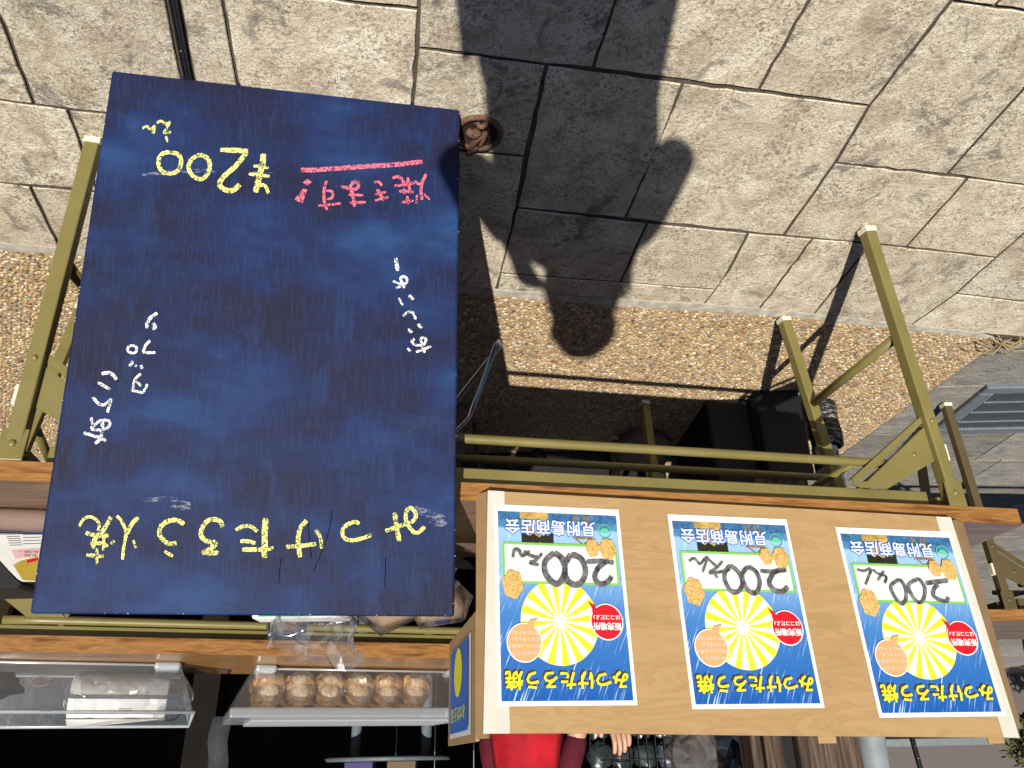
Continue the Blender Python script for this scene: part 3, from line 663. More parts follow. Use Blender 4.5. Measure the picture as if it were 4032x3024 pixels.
strokes([
 [([(1855,455),(1840,560),(1810,680),(1785,790)],45),([(1765,560),(1830,565),(1895,578)],22),([(1725,630),(1810,640),(1905,650)],24),([(1800,745),(1840,725),(1875,745),(1895,800)],26)],
 [([(1475,420),(1720,430)],38),([(1705,445),(1610,560),(1500,660),(1470,730),(1540,775),(1600,765),(1645,720)],38)],
 [([(1300,460),(1370,500),(1385,580),(1350,650),(1300,675),(1230,640),(1200,570),(1230,500),(1300,460)],32)],
 [([(1040,440),(1110,460),(1135,520),(1115,590),(1060,625),(990,620),(945,570),(940,500),(980,450),(1040,440)],32)],
 [([(1000,300),(1020,352)],18),([(1045,262),(1000,272),(990,265),(1015,225),(1038,170)],20),([(1035,175),(1005,195),(960,170),(925,188)],20)],
 [([(890,280),(900,240),(910,205)],22),([(905,212),(870,240),(835,215),(800,235)],20)]], 2.212, 200, 400, lay, 'chalk_character', C_y, bo)
strokes([
 [([(375,328),(500,330),(800,310),(1100,290),(1400,272),(1695,240)],44)],
 [([(560,720),(680,708),(805,692)],22),([(655,450),(630,520),(622,620),(635,700),(655,765)],28),([(640,555),(700,560),(725,595),(700,640),(650,640)],24)],
 [([(905,690),(1080,680)],28),([(890,598),(1050,605)],26),([(960,730),(945,640),(925,560),(910,520),(940,465),(990,465),(1000,510),(960,540),(900,530),(850,518),(810,515)],30)],
 [([(1180,662),(1325,625)],24),([(1175,600),(1300,568)],22),([(1280,660),(1235,590),(1205,540)],30),([(1170,465),(1220,460),(1255,500)],26)],
 [([(1735,375),(1695,460),(1680,540),(1690,655)],30),([(1605,455),(1680,490)],28),([(1635,600),(1632,700)],24),([(1715,590),(1772,652)],20),([(1475,682),(1600,660)],28),([(1530,615),(1538,700)],28),([(1440,558),(1600,568)],30),([(1495,530),(1500,590)],26),([(1550,500),(1560,580)],26),([(1395,500),(1500,492),(1610,470)],26),([(1545,410),(1535,510)],36),([(1500,490),(1470,430),(1430,400),(1370,420)],30)]],
 2.765, 1050, 550, lay, 'chalk_character', C_p, bo)
for pg in ([(400,530),(440,545),(390,690),(300,655)], [(440,425),(490,460),(445,500),(395,465)]):
    m = MB(); m.add([lay(1050 + a / 2.765, 550 + b / 2.765) for a, b in pg], [(0, 1, 2, 3)]); m.obj('chalk_exclamation_mark', C_p, bo)
strokes([
 [([(525,215),(550,385)],45)],
 [([(490,520),(550,550),(600,560)],26),([(520,610),(620,585)],26),([(640,610),(600,520),(590,480),(630,460),(670,490),(665,540),(620,570)],30)],
 [([(700,705),(755,765)],34),([(570,740),(590,790),(625,835)],26)], [([(620,975),(670,935),(720,920),(760,950),(785,1020)],28)],
 [([(815,1080),(865,1135)],34),([(690,1145),(735,1195)],34)],
 [([(790,1445),(870,1420),(985,1370)],28),([(905,1455),(870,1350),(855,1280),(890,1255),(920,1290),(900,1340),(850,1360),(780,1350),(735,1310),(770,1275)],30),([(675,1400),(720,1440)],30)]],
 3.318, 1400, 950, lay, 'chalk_character', C_w, bo)
strokes([
 [([(815,210),(745,260),(712,320),(718,365)],30),([(770,310),(795,350),(765,370)],30)], [([(745,485),(695,540),(680,605),(740,608),(795,608)],24),([(565,535),(605,555),(600,600),(560,612),(520,590),(525,550),(565,535)],22)],
 [([(570,695),(535,745)],28),([(590,738),(608,745)],22),([(650,735),(665,770)],26)], [([(650,820),(590,880),(568,985),(575,990),(620,1000),(668,1008),(690,975),(715,925)],22),([(590,890),(625,915),(655,950)],22)],
 [([(255,820),(330,812),(385,845),(400,880)],30),([(215,905),(345,980)],28)], [([(165,1055),(230,1125),(290,1130),(345,1080),(338,1120),(315,1210)],26)],
 [([(75,1415),(180,1445),(300,1490)],28),([(190,1525),(240,1470),(260,1380),(265,1280)],28),([(340,1300),(260,1285),(180,1340),(155,1375),(240,1385),(320,1360),(345,1300)],24),([(150,1260),(165,1340)],28)]],
 2.552, 300, 1150, lay, 'chalk_character', C_w, bo)
strokes([
 [([(170,340),(220,260),(290,235),(360,270),(390,330),(375,390)],28),([(515,235),(470,320),(420,400),(340,480),(320,580)],40),([(240,410),(360,435),(490,440)],40),([(285,520),(400,525),(485,550)],36),([(440,440),(435,600)],30),([(250,650),(440,665)],36),([(365,575),(365,750)],28),([(555,495),(515,530)],28),
  ([(580,225),(630,280),(680,400),(660,540),(642,700)],30),([(810,240),(740,320),(690,420)],40),([(760,490),(790,575)],26)],
 [([(1310,320),(1260,280),(1160,275),(1070,330),(1045,420),(1090,490),(1160,530),(1230,520)],44),([(1100,610),(1190,665)],34)],
 [([(1735,350),(1700,280),(1600,265),(1530,320),(1495,430),(1560,500),(1660,520),(1600,580),(1520,625),(1690,625)],44)],
 [([(1875,380),(1950,340),(2040,340),(2110,395)],36),([(1925,500),(2000,500),(2090,520)],38),([(2200,250),(2190,450),(2190,680)],58),([(1945,590),(2120,590),(2285,575)],44)]], 2.765, 250, 1950, lay, 'chalk_character', C_y, bo)
strokes([
 [([(710,275),(650,350),(620,450),(625,560),(640,675)],44),([(490,560),(650,550),(815,530)],40),([(810,375),(860,460),(875,580)],34)],
 [([(1285,310),(1230,290),(1140,330),(1100,400),(1130,470),(1220,490),(1330,465),(1420,430)],38)],
 [([(1570,390),(1680,350),(1800,310),(1880,270),(1900,200),(1850,140),(1800,170),(1795,280),(1850,370),(1900,410),(1960,380),(1995,340)],38),([(1670,190),(1690,330),(1720,500)],44)]], 2.765, 950, 1950, lay, 'chalk_character', C_y, bo)
M_scr = flat('scratch_dark', (.002, .002, .006), .9, .1)
for pts in ([(990,160),(965,330),(900,560),(780,840)], [(725,280),(745,500),(765,690)], [(440,680),(420,800),(408,960)], [(1570,680),(1568,800),(1563,1000)]):
    m = MB(); ribbon(m, [(950 + a / 2.765, 1950 + b / 2.765) for a, b in pts], 3.2, lambda X, Y: BB(X, Y, .0003)); m.obj('scratch', M_scr, bo)
def smudge_mat():
    k = NT('chalk_dust', .95, .05); k.col((.55, .58, .66)); nz = k.noise(k.coord('Object', (60, 60, 260)), 1, 4, .7)
    f = k.ramp(nz, [(.50, 0.0), (.70, .45)]); tr = k.n('ShaderNodeBsdfTransparent'); ms = k.n('ShaderNodeMixShader')
    k.l(f, ms.inputs[0]); k.l(tr.outputs[0], ms.inputs[1]); k.l(k.b.outputs[0], ms.inputs[2]); k.l(ms.outputs[0], k.t.nodes['Material Output'].inputs[0]); return k.m
M_smu = smudge_mat()
for pts, wd in (([(565,1968),(600,1966),(640,1964),(700,1966)], 18), ([(672,1980),(720,1990),(750,1995)], 34), ([(690,1998),(740,2006)], 16), ([(1630,2005),(1680,2020),(1750,2045)], 30), ([(560,690),(700,675),(850,672)], 14), ([(990,682),(1080,685)], 14), ([(1690,2060),(1760,2065)], 26)):
    m = MB(); ribbon(m, pts, wd, lambda X, Y: BB(X, Y, .0004)); m.obj('chalk_smudge', M_smu, bo)

M_rock0 = flat('grit_stone', (.20, .16, .12), .9, .1, 0, .5, 200)
M_chip = flat('bare_wood_chip', (.30, .34, .42), .9, .1); rr = random.Random(12)
cn4 = [(440, 275), (1812, 401), (1789, 2427), (118, 2415)]
for i in range(46):
    e_ = rr.randrange(4); t = rr.random() ** (1.0 if e_ else .8); a, b = cn4[e_], cn4[(e_ + 1) % 4]; X = a[0] + (b[0] - a[0]) * t; Y = a[1] + (b[1] - a[1]) * t
    inx = (960 - X) / 900 * rr.uniform(1, 5); iny = (1350 - Y) / 1100 * rr.uniform(1, 5); q = (X + inx, Y + iny); r_ = rr.uniform(1.2, 3.6)
    m = MB(); m.add([BB(q[0] + r_ * math.cos(k * 1.05 + i) * rr.uniform(.6, 1.6), q[1] + r_ * math.sin(k * 1.05 + i) * rr.uniform(.4, 1), .0005) for k in range(6)], [tuple(range(6))]); m.obj('paint_chip', M_chip, bo)
m = MB(); rr = random.Random(3)
for i in range(420):
    x, y = rr.uniform(-1.5, 1.4), rr.uniform(.85, 1.9)
    if y > 1.5 + (1.24 - x) * .13: continue
    r_ = rr.uniform(.0008, .0024); m.add([(x + r_, y, .0), (x, y + r_ * 1.3, .0), (x - r_, y, .0), (x, y - r_, .0), (x, y, r_ * 1.2)], [(0, 1, 4), (1, 2, 4), (2, 3, 4), (3, 0, 4)])
tag(m.obj('grit', M_rock0), 'loose grit and crumbs scattered over the paving', 'grit', kind='stuff')

# ================================================================== DISPLAY PANEL WITH POSTERS
_c = V(0, 0, H); KL = _c + (V(.0556, 1.3371, .7003) - _c) * 1.036; KR = _c + (V(-.9196, 1.5881, .7003) - _c) * 1.012
KP = KL; Kb = nrm(V(KR[0] - KL[0], KR[1] - KL[1], 0)); Ku = nrm(V(-.0092, -.0355, .9993)); Kn = nrm(np.cross(Kb, Ku)); Kn = Kn if Kn[1] > 0 else -Kn
KB = lambda X, Y, off=0.0: PL(X, Y, KP - Kn * off, Kn)
dpn = empty('display_panel', (KP + KP + Kb) / 2, 'long tan cardboard panel edged in white tape, standing on the front table under three posters', 'display panel')
c4 = [KB(1920, 1932), KB(3743, 2037), KB(4014, 2905), KB(3000, 2896), KB(2300, 2887), KB(1902, 2888)]
m = MB(); m.prism(c4, Kn * .006); m.obj('front_sheet', M_card, dpn)
for qs in ([(1921,1931),(1986,1935),(2008,2888),(1903,2889)], [(3684,2034),(3744,2037),(4015,2906),(3952,2903)]):
    m = MB(); m.prism([KB(a, b, .0004) for a, b in qs], -Kn * .0004); m.obj('white_tape', M_whitetape, dpn)
zU = V(0, 0, 1)
def leaf(a, b, zt, zb, name, th=.006, mat=M_cardedge):
    a = np.array(a, float); b = np.array(b, float); d = nrm(b - a); nn = V(-d[1], d[0], 0); m = MB()
    m.prism([V(a[0], a[1], zb), V(b[0], b[1], zb), V(b[0], b[1], zt), V(a[0], a[1], zt)], nn * th); return m.obj(name, mat, dpn)
a0 = KB(1918, 1935)[:2]; 
eL0 = KB(1917, 1935); eL1 = KB(1902, 2886)
leaf((eL0[0] + .001, eL0[1]), (eL0[0] + .021, eL0[1] + .016), 1.1085, eL0[2], 'left_fold', mat=M_cardedge)
leaf((eL0[0] + .0215, eL0[1] + .017), (.152, 1.80), 1.112, .9025, 'rear_flap', mat=M_card)
eR0 = KB(3745, 2040)
leaf((eR0[0] - .002, eR0[1] + .001), (eR0[0] - .032, eR0[1] + .026), 1.1065, .7015, 'right_fold', mat=M_cardedge)
leaf((eR0[0] - .033, eR0[1] + .027), (eR0[0] - .030, eR0[1] + .11), 1.105, .7015, 'right_return', mat=M_card)
for (X, Y) in ((3230, 2903), (3900, 2905)):
    q = KB(X, Y - 6); m = MB(); m.box(q + Kn * .008, Kb * .035, Kn * .003, (0, 0, .012)); m.obj('top_tab', M_card, dpn)

# --- posters
FONT = None
def text_mesh(body, size, align='CENTER', bold=0.0, sx=1.0):
    cu = bpy.data.curves.new('t', 'FONT'); cu.body = body; cu.size = size; cu.align_x = align; cu.align_y = 'CENTER'; cu.offset = bold; cu.resolution_u = 2; cu.fill_mode = 'BOTH'
    ob = bpy.data.objects.new('t', cu); COL.objects.link(ob); dg = bpy.context.evaluated_depsgraph_get(); ev = ob.evaluated_get(dg)
    me = bpy.data.meshes.new_from_object(ev); bpy.data.objects.remove(ob)
    vs = [(v.co.x * sx, v.co.y, 0) for v in me.vertices]; fs = [tuple(p.vertices) for p in me.polygons]; bpy.data.meshes.remove(me); return vs, fs
PW, PH = .252, .344
M_yel = flat('yellow_ink', (.80, .76, .03), .5, .3, 0, .02); M_brn = flat('brown_ink', (.07, .035, .02), .5, .3, 0, .02)
M_redi = flat('red_ink', (.58, .008, .02), .5, .3, 0, .02); M_tani = flat('tan_ink', (.60, .36, .16), .5, .3, 0, .03)
M_wi = flat('white_ink', (.72, .72, .72), .5, .3, 0, .02); M_bli = flat('deep_blue_ink', (.01, .13, .52), .5, .3, 0, .02)
M_gri = flat('green_ink', (.20, .52, .09), .5, .3, 0, .02); M_tgr = flat('emblem_green_ink', (.10, .52, .32), .5, .3, 0, .02)
M_pen = flat('black_marker', (.12, .12, .13), .5, .3, 0, .75, 90); M_ink_d = flat('dark_print', (.02, .022, .012), .6, .2, 0, .3, 90); M_rock = flat('rock_print', (.50, .33, .12), .6, .2, 0, .5, 160)
M_cook = flat('cookie_print', (.60, .38, .13), .6, .2, 0, .35, 220, .0); M_timb = flat('timber_print', (.26, .15, .05), .6, .2, 0, .5, 160)
M_gold = flat('gold_reflection_print', (.45, .30, .08), .6, .2, 0, .4, 60); M_sea = flat('sea_print', (.04, .14, .30), .5, .2, 0, .4, 120)
def poster_meshes():
    P_ = []; z = [0.0]
    X_ = lambda s: s * PW; Y_ = lambda t: (1 - t) * PH
    def rect(s0, t0, s1, t1, zz, rr=0):
        if not rr: return [(X_(s0), Y_(t1), zz), (X_(s1), Y_(t1), zz), (X_(s1), Y_(t0), zz), (X_(s0), Y_(t0), zz)]
        out = []
        for cx, cy, a0 in ((X_(s1) - rr, Y_(t0) - rr, 0), (X_(s0) + rr, Y_(t0) - rr, 90), (X_(s0) + rr, Y_(t1) + rr, 180), (X_(s1) - rr, Y_(t1) + rr, 270)):
            for k in range(5): a = math.radians(a0 + k * 22.5); out.append((cx + rr * math.cos(a), cy + rr * math.sin(a), zz))
        return out
    def poly(pts, name, mat): m = MB(); m.add(pts, [tuple(range(len(pts)))]); P_.append((name, m.mesh(name, mat)))
    def disc(s, t, r, zz, k=40, sy=1.0): return [(X_(s) + r * math.cos(2 * math.pi * i / k), Y_(t) + r * sy * math.sin(2 * math.pi * i / k), zz) for i in range(k)]
    # sheet with slight curl, one grid
    m = MB(); nx, ny = 10, 14; vs = []
    for j in range(ny + 1):
        for i in range(nx + 1):
            x, yv = i / nx * PW, j / ny * PH; e = min(i, nx - i) == 0 or min(j, ny - j) == 0
            vs.append((x, yv, .0003 + (.0004 * max(0, noise.noise(Vector((x * 30, yv * 30, 2)))) if e else 0)))
    m.add(vs, [(j * (nx + 1) + i, j * (nx + 1) + i + 1, (j + 1) * (nx + 1) + i + 1, (j + 1) * (nx + 1) + i) for j in range(ny) for i in range(nx)])
    P_.append(('sheet', m.mesh('sheet', M_paper)))
    poly(rect(.028, .022, .972, .962, .0009), 'printed_picture', M_poster)
    z = .0012
    poly(rect(.028, .915, .972, .9618, z), 'printed_sea', M_sea); poly(rect(.58, .925, .80, .9615, z + .0002), 'printed_reflection', M_gold)
    rk = [(.60, .935), (.58, .89), (.555, .84), (.56, .815), (.60, .80), (.66, .795), (.72, .80), (.77, .812), (.785, .84), (.76, .89), (.745, .935)]
    poly([(X_(a), Y_(b), z + .0004) for a, b in rk], 'printed_rock', M_rock)
    tr = [(.545, .845)] + [(.545 + .25 * i / 14, .79 + .012 * math.sin(i * 2.3)) for i in range(15)] + [(.795, .845), (.76, .86), (.735, .83), (.70, .845), (.655, .825), (.62, .85), (.585, .835), (.57, .86)]
    poly([(X_(a), Y_(b), z + .0006) for a, b in tr], 'printed_trees', M_ink_d)
    m = MB()
    for sx_ in (.255, .285, .335, .365): m.add(rect(sx_, .83, sx_ + .016, .955, z + .0007), [(0, 1, 2, 3)])
    m.add(rect(.235, .825, .395, .837, z + .0008), [(0, 1, 2, 3)])
    m.add([(X_(a), Y_(b), z + .0009) for a, b in ((.25, .825), (.315, .785), (.38, .825), (.365, .825), (.315, .797), (.265, .825))], [(0, 1, 4, 5), (1, 2, 3, 4)])
    P_.append(('printed_gate', m.mesh('printed_gate', M_timb)))
    # sunburst
    c = (X_(.53), Y_(.395)); R = .0735
    poly(disc(.53, .395, R, z), 'sunburst', M_wi)
    m = MB(); nw = 16
    for i in range(nw):
        a0 = 2 * math.pi * (i + .0) / nw; a1 = a0 + math.pi / nw
        r0 = .012
        m.add([(c[0] + r0 * math.cos(a0), c[1] + r0 * math.sin(a0), z + .0002), (c[0] + R * math.cos(a0), c[1] + R * math.sin(a0), z + .0002), (c[0] + R * math.cos((a0 + a1) / 2), c[1] + R * math.sin((a0 + a1) / 2), z + .0002), (c[0] + R * math.cos(a1), c[1] + R * math.sin(a1), z + .0002), (c[0] + r0 * math.cos(a1), c[1] + r0 * math.sin(a1), z + .0002)], [(0, 1, 2, 3, 4)])
    P_.append(('sun_rays', m.mesh('sun_rays', M_yel)))
    # price panel
    poly(rect(.05, .580, .945, .795, z + .0012, .004), 'price_frame', M_gri); poly(rect(.068, .593, .927, .782, z + .0015, .002), 'price_panel', M_paper)
    # bubbles
    def bubble(s, t, r, tail, mat, nm, zz):
        poly(disc(s, t, r + .0022, zz), nm + '_outline', M_wi)
        m = MB(); m.add(disc(s, t, r, zz + .0002), [tuple(range(40))])
        m.add([(X_(a), Y_(b), zz + .0003) for a, b in tail], [tuple(range(len(tail)))]); P_.append((nm, m.mesh(nm, mat)))
    bubble(.178, .395, .0295, [(.235, .44), (.262, .475), (.31, .497), (.285, .46), (.28, .425)], M_redi, 'red_bubble', z + .0018)
    bubble(.80, .29, .0305, [(.735, .345), (.72, .385), (.695, .408), (.755, .398), (.79, .365)], M_tani, 'tan_bubble', z + .0018)
    def txt(body, s, t, size, mat, nm, bold=0.0, sx=1.0, zz=.0):
        vs, fs = text_mesh(body, size, 'CENTER', 0.0, sx); m = MB(); nc = 1 if bold < 1e-4 else (6 if bold < .0014 else 12)
        for i in range(nc):
            a = 2 * math.pi * i / nc; dx, dy = (bold * math.cos(a), bold * math.sin(a)) if nc > 1 else (0, 0)
            m.add([(X_(s) + v[0] + dx, Y_(t) + v[1] + dy, zz + i * .00002) for v in vs], fs)
        P_.append((nm, m.mesh(nm, mat)))
    txt('販売場所', .178, .375, .0135, M_wi, 'lettering', .0005, 1, z + .0026); txt('はココだよ♪', .178, .418, .0096, M_wi, 'lettering', .0002, 1, z + .0026)
    for i, l_ in enumerate(('みつけたろう', 'がおいしいお菓子', 'になりました。', '食べにキテネ☆')):
        txt(l_, .80, .243 + i * .032, .0078, M_wi, 'lettering', .00005, 1, z + .0026)
    txt('みつけたろう焼', .503, .128, .0315, M_brn, 'title_shadow', .0017, 1.03, z + .0004); 
    txt('みつけたろう焼', .495, .122, .0315, M_yel, 'title', .0009, 1.03, z + .0012)
    txt('見附島商店会', .565, .885, .0300, M_bli, 'association_name_outline', .0020, 1.0, z + .0016); txt('見附島商店会', .565, .885, .0300, M_wi, 'association_name', .0005, 1.0, z + .0022)
    # emblem: ring with a swirl
    m = MB(); k = 32; cx, cy = X_(.135), Y_(.872)
    for i in range(k):
        a0, a1 = 2 * math.pi * i / k, 2 * math.pi * (i + 1) / k
        m.add([(cx + r * math.cos(a), cy + r * math.sin(a), z + .0022) for r, a in ((.0125, a0), (.0140, a0), (.0140, a1), (.0125, a1))], [(0, 1, 2, 3)])
    m.add([(cx + .0085 * math.cos(a) * (1 + .25 * math.sin(3 * a)), cy - .001 + .0062 * math.sin(a) * (1 + .3 * math.cos(2 * a)), z + .0022) for a in [2 * math.pi * i / 18 for i in range(18)]], [tuple(range(18))])
    P_.append(('emblem', m.mesh('emblem', M_tgr)))
    # plain biscuits
    for s_, t_, rx, ry, sd in ((.245, .775, .0135, .0165, 1), (.125, .770, .0165, .0205, 2), (.875, .575, .0190, .0250, 3)):
        m = MB(); N = 26; vs = [(X_(s_), Y_(t_), z + .0046)]
        for ring_, zz in ((.55, z + .0042), (1.0, z + .0034)):
            for i in range(N):
                a = 2 * math.pi * i / N; q = 1 + .07 * math.sin(6 * a + sd) + .03 * math.sin(11 * a)
                vs.append((X_(s_) + rx * ring_ * q * math.cos(a), Y_(t_) + ry * ring_ * q * math.sin(a), zz))
        fs = [(0, 1 + i, 1 + (i + 1) % N) for i in range(N)] + [(1 + i, 1 + N + i, 1 + N + (i + 1) % N, 1 + (i + 1) % N) for i in range(N)]
        m.add(vs, fs, 0, True); P_.append(('printed_biscuit', m.mesh('printed_biscuit', M_cook)))
    return P_
PM = poster_meshes()
Mk = Matrix(((-Kb[0], Ku[0], -Kn[0]), (-Kb[1], Ku[1], -Kn[1]), (-Kb[2], Ku[2], -Kn[2]))).to_4x4()
posters = []
PU = []
for q in ([(1065,1088),(1341,1102),(1371,1527),(1076,1522)], [(1446,1110),(1703,1122),(1776,1531),(1489,1529)], [(1812,1138),(2052,1148),(2172,1548),(1888,1547)]):
    W_ = [KB(a * 2016 / 1106, b * 2016 / 1106) - KP for a, b in q]; U_ = [w_.dot(Kb) for w_ in W_]; V_ = [w_.dot(Ku) for w_ in W_]
    PU.append(((U_[0] + U_[3]) / 2, (U_[1] + U_[2]) / 2, (V_[0] + V_[1]) / 2, (V_[2] + V_[3]) / 2))
PLAB = ['blue price poster nearest the chalkboard, its paper edge over the white tape', 'middle blue price poster on bare tan card', 'blue price poster at the end of the panel farthest from the chalkboard']
for i, (u0, u1, v0, v1) in enumerate(PU):
    e = bpy.data.objects.new('poster', None); COL.objects.link(e); org = KP + Kb * u1 + Ku * v0 - Kn * .0006
    sk = [(.0, .0, .0)]
    e.matrix_world = Matrix.Translation(Vector(tuple(org))) @ Mk @ Matrix.Rotation(math.radians((-.9, .25, .9)[i] * 0), 4, 'Z') @ Matrix.Diagonal(((u1 - u0) / PW, (v1 - v0) / PH, 1, 1))
    tag(e, PLAB[i], 'poster', 'posters on the tan display panel'); posters.append(e)
    for nm, me_ in PM:
        o = bpy.data.objects.new(nm, me_); COL.objects.link(o); o.parent = e
bpy.context.view_layer.update()
hand = [
 (1.659, 1700, 1900, [([(1175,615),(1150,650),(1100,665),(1065,625),(1080,570),(1110,540),(1160,505)],30),([(1190,525),(1100,515),(1010,520)],26),([(910,470),(975,500),(1005,580),(980,650),(930,670),(880,630),(870,540),(910,470)],34),([(800,460),(850,500),(870,580),(840,650),(800,660),(745,600),(740,520),(800,460)],34),([(720,465),(680,510),(640,525),(700,540)],18),([(600,450),(650,480),(695,490)],18),([(530,490),(540,440),(570,445),(590,480),(640,450)],20)]),
 (1.843, 2550, 1950, [([(1020,665),(980,700),(920,690),(885,640),(900,590),(930,555),(1005,540)],32),([(1010,545),(900,556),(820,550)],24),([(730,520),(790,560),(815,640),(790,710),(740,700),(700,640),(690,570),(730,520)],28),([(600,510),(660,560),(690,640),(660,700),(610,700),(570,640),(560,570),(600,510)],28),([(545,480),(500,530),(450,565),(520,560),(600,540)],18),([(430,455),(480,500),(510,530)],18),([(490,580),(510,600)],16),([(300,480),(340,460),(380,500),(410,470),(435,455),(400,560)],16)]),
 (1.843, 3300, 1500, [([(800,1570),(790,1600),(740,1590),(695,1560),(700,1510),(730,1480)],24),([(800,1450),(700,1462),(640,1470)],28),([(590,1435),(630,1500),(625,1580),(590,1610),(540,1560),(515,1480),(590,1435)],22),([(450,1440),(490,1500),(495,1580),(465,1620),(415,1570),(385,1490),(450,1440)],22),([(335,1380),(290,1450)],16),([(255,1370),(290,1400),(350,1420),(340,1470)],16),([(140,1370),(190,1380),(240,1370),(200,1480)],16)])]
for e, (sc, ox, oy, st) in zip(posters, hand):
    inv = np.array(e.matrix_world.inverted()); m = MB()
    for k, (pts, wd_) in enumerate(st): ribbon(m, [(ox + a / sc, oy + b / sc) for a, b in pts], wd_ * 1.1 / sc, lambda X, Y: KB(X, Y, .0062), seed=k)
    m.v = [tuple((inv @ np.array([*v, 1]))[:3]) for v in m.v]
    me_ = m.mesh('price_handwriting', M_pen); o = bpy.data.objects.new('price_handwriting', me_); COL.objects.link(o); o.parent = e
# small poster on the rear flap
sp_ = empty('poster', (.13, 1.6, 1.0), 'small folded poster on the side flap behind the display panel, seen edge-on', 'poster')
FA_ = V(eL0[0] + .0215, eL0[1] + .017); FB_ = V(.152, 1.80); a_ = FA_ + (FB_ - FA_) * .12; b_ = FA_ + (FB_ - FA_) * .88; d_ = nrm(np.append(b_ - a_, 0)); nn = V(d_[1], -d_[0], 0)
nn = nn if nn[0] < 0 else -nn
nn2 = -nn
def fl(x, zz, off): q = a_ + (b_ - a_) * x; return V(q[0], q[1], zz) + (V(-d_[1], d_[0], 0) * -1) * (off + .0005)
for nm, mt, x0_, x1_, zA, zB, of in (('sheet', M_paper, 0, 1, .93, 1.10, .001), ('printed_picture', M_bli, .06, .94, .937, 1.092, .004)):
    for sg in (1,): m = MB(); m.add([fl(x0_, zA, of), fl(x1_, zA, of), fl(x1_, zB, of), fl(x0_, zB, of)], [(0, 1, 2, 3)]); m.obj(nm, mt, sp_)

vs, fs = text_mesh('みつけたろう焼', .030); m = MB(); LL = float(np.linalg.norm(FB_ - FA_)) * .76
m.add([fl(.5 + v[0] / LL, 1.058 + v[1], .0052) for v in vs], fs); m.add([fl(.5 + v[0] / LL + .004, 1.0575 + v[1], .0054) for v in vs], fs); m.obj('title', M_yel, sp_)
m = MB(); m.add([fl(.5 + .20 * math.cos(k * .2618), .985 + .045 * math.sin(k * .2618), .0052) for k in range(24)], [tuple(range(24))]); m.obj('sunburst', M_yel, sp_)
# ================================================================== THINGS ON AND BETWEEN THE TABLES
M_lid0 = clear_mat('milky_plastic', (.50, .54, .58), .55, .3)
# clear tray with paper towels, left of the frame
ZB = .9003
def tray_box(e, bot, top, name, mat, th=.003, floor=True):
    """open tapered tray: bot/top lists of 4 corners"""
    m = MB(); k = 4
    for i in range(4):
        j = (i + 1) % 4; m.add([bot[i], bot[j], top[j], top[i]], [(0, 1, 2, 3)])
    if floor: m.add(bot, [(0, 1, 2, 3)])
    o = m.obj(name, mat, e); s_ = o.modifiers.new('solid', 'SOLIDIFY'); s_.thickness = th; return o
def raise_to(X, Y, y0): return VP(X, Y, y0)
tf = G(714, 2620, ZB + .006); tfl = G(0, 2606, ZB + .006); dT = nrm(V(tfl[0] - tf[0], tfl[1] - tf[1], 0)); nT = V(-dT[1], dT[0], 0); nT = nT if nT[1] > 0 else -nT
wT = .62; rimz = VP(400, 2790, tf[1] - .05)[2]
tr = empty('storage_tray', tf + dT * wT / 2, 'open translucent plastic tray on the rear table holding the paper towel roll', 'tray', 'clear plastic containers')
bot = [tf, tf + dT * wT, tf + dT * wT + nT * .34, tf + nT * .34]
zr_ = ZB + .006 + .112
topc = [V(*(tf - dT * .045 - nT * .02)[:2], zr_), V(*(tf + dT * (wT + .04) - nT * .02)[:2], zr_), V(*(tf + dT * (wT + .04) + nT * .38)[:2], zr_ + .016), V(*(tf - dT * .045 + nT * .38)[:2], zr_ + .016)]
tray_box(tr, bot, topc, 'body', M_pplast)
m = MB(); m.tube(topc + [topc[0]], .0045, 8); m.obj('rim', M_lid0, tr)
m = MB(); m.tube(bot + [bot[0]], .003, 8); m.obj('base_edge', M_lid0, tr)
m = MB()
for q in (tf + dT * .0, tf + dT * (wT - .08)):
    m = MB(); m.box(V(q[0], q[1], ZB) - nT * .035, dT * .062, nT * .08, (0, 0, .020)); m.obj('foot', M_lid0, tr, .008, 3)
m = MB(); m.box(topc[0] + dT * .08 + nT * .03 - V(0, 0, .001), dT * .012, nT * .02, (0, 0, .012)); 
for k in range(3): m.box(topc[0] + dT * (.14 + k * .17) - V(0, 0, .009), dT * .03, -nT * .006, (0, 0, .008))
m.obj('clip', M_pplast, tr, .002)
rl = empty('paper_towel_roll', tf + dT * .13 + nT * .10, 'fat white paper towel roll in clear wrap lying in the open tray', 'paper towel')
ca_ = tf + dT * .02 + nT * .085 + V(0, 0, .068); cb_ = ca_ + dT * .225
m = MB(); m.tube([ca_, ca_ + dT * .004, cb_ - dT * .004, cb_], [.052, .055, .055, .052], 32); m.obj('roll', M_twl, rl)
m = MB(); m.tube([ca_ - dT * .001, ca_ + dT * .002], .02, 20); m.obj('core', M_cardedge, rl)
m = MB(); q0 = ca_ - nT * .010 + V(0, 0, .0548)
m.add([q0 + nT * .03, q0 + dT * .225 + nT * .03, q0 + dT * .2252 - nT * .012 + V(0, 0, .001), q0 + dT * .215 - nT * .03 + V(0, 0, .022), q0 + dT * .10 - nT * .026 + V(0, 0, .010), q0 - nT * .014 + V(0, 0, .001)], [(0, 1, 2, 5), (5, 2, 3, 4)]); m.obj('loose_sheet', M_twl, rl)
def crumple(o, amp, fr, seed=0):
    if 'film' in o.name or 'wrapper' in o.name: o.data.polygons.foreach_set('use_smooth', [False] * len(o.data.polygons))
    for v in o.data.vertices:
        q = v.co * fr + Vector((seed, seed, seed)); v.co += Vector((noise.noise(q), noise.noise(q + Vector((5, 0, 0))), noise.noise(q + Vector((0, 5, 0))))) * amp
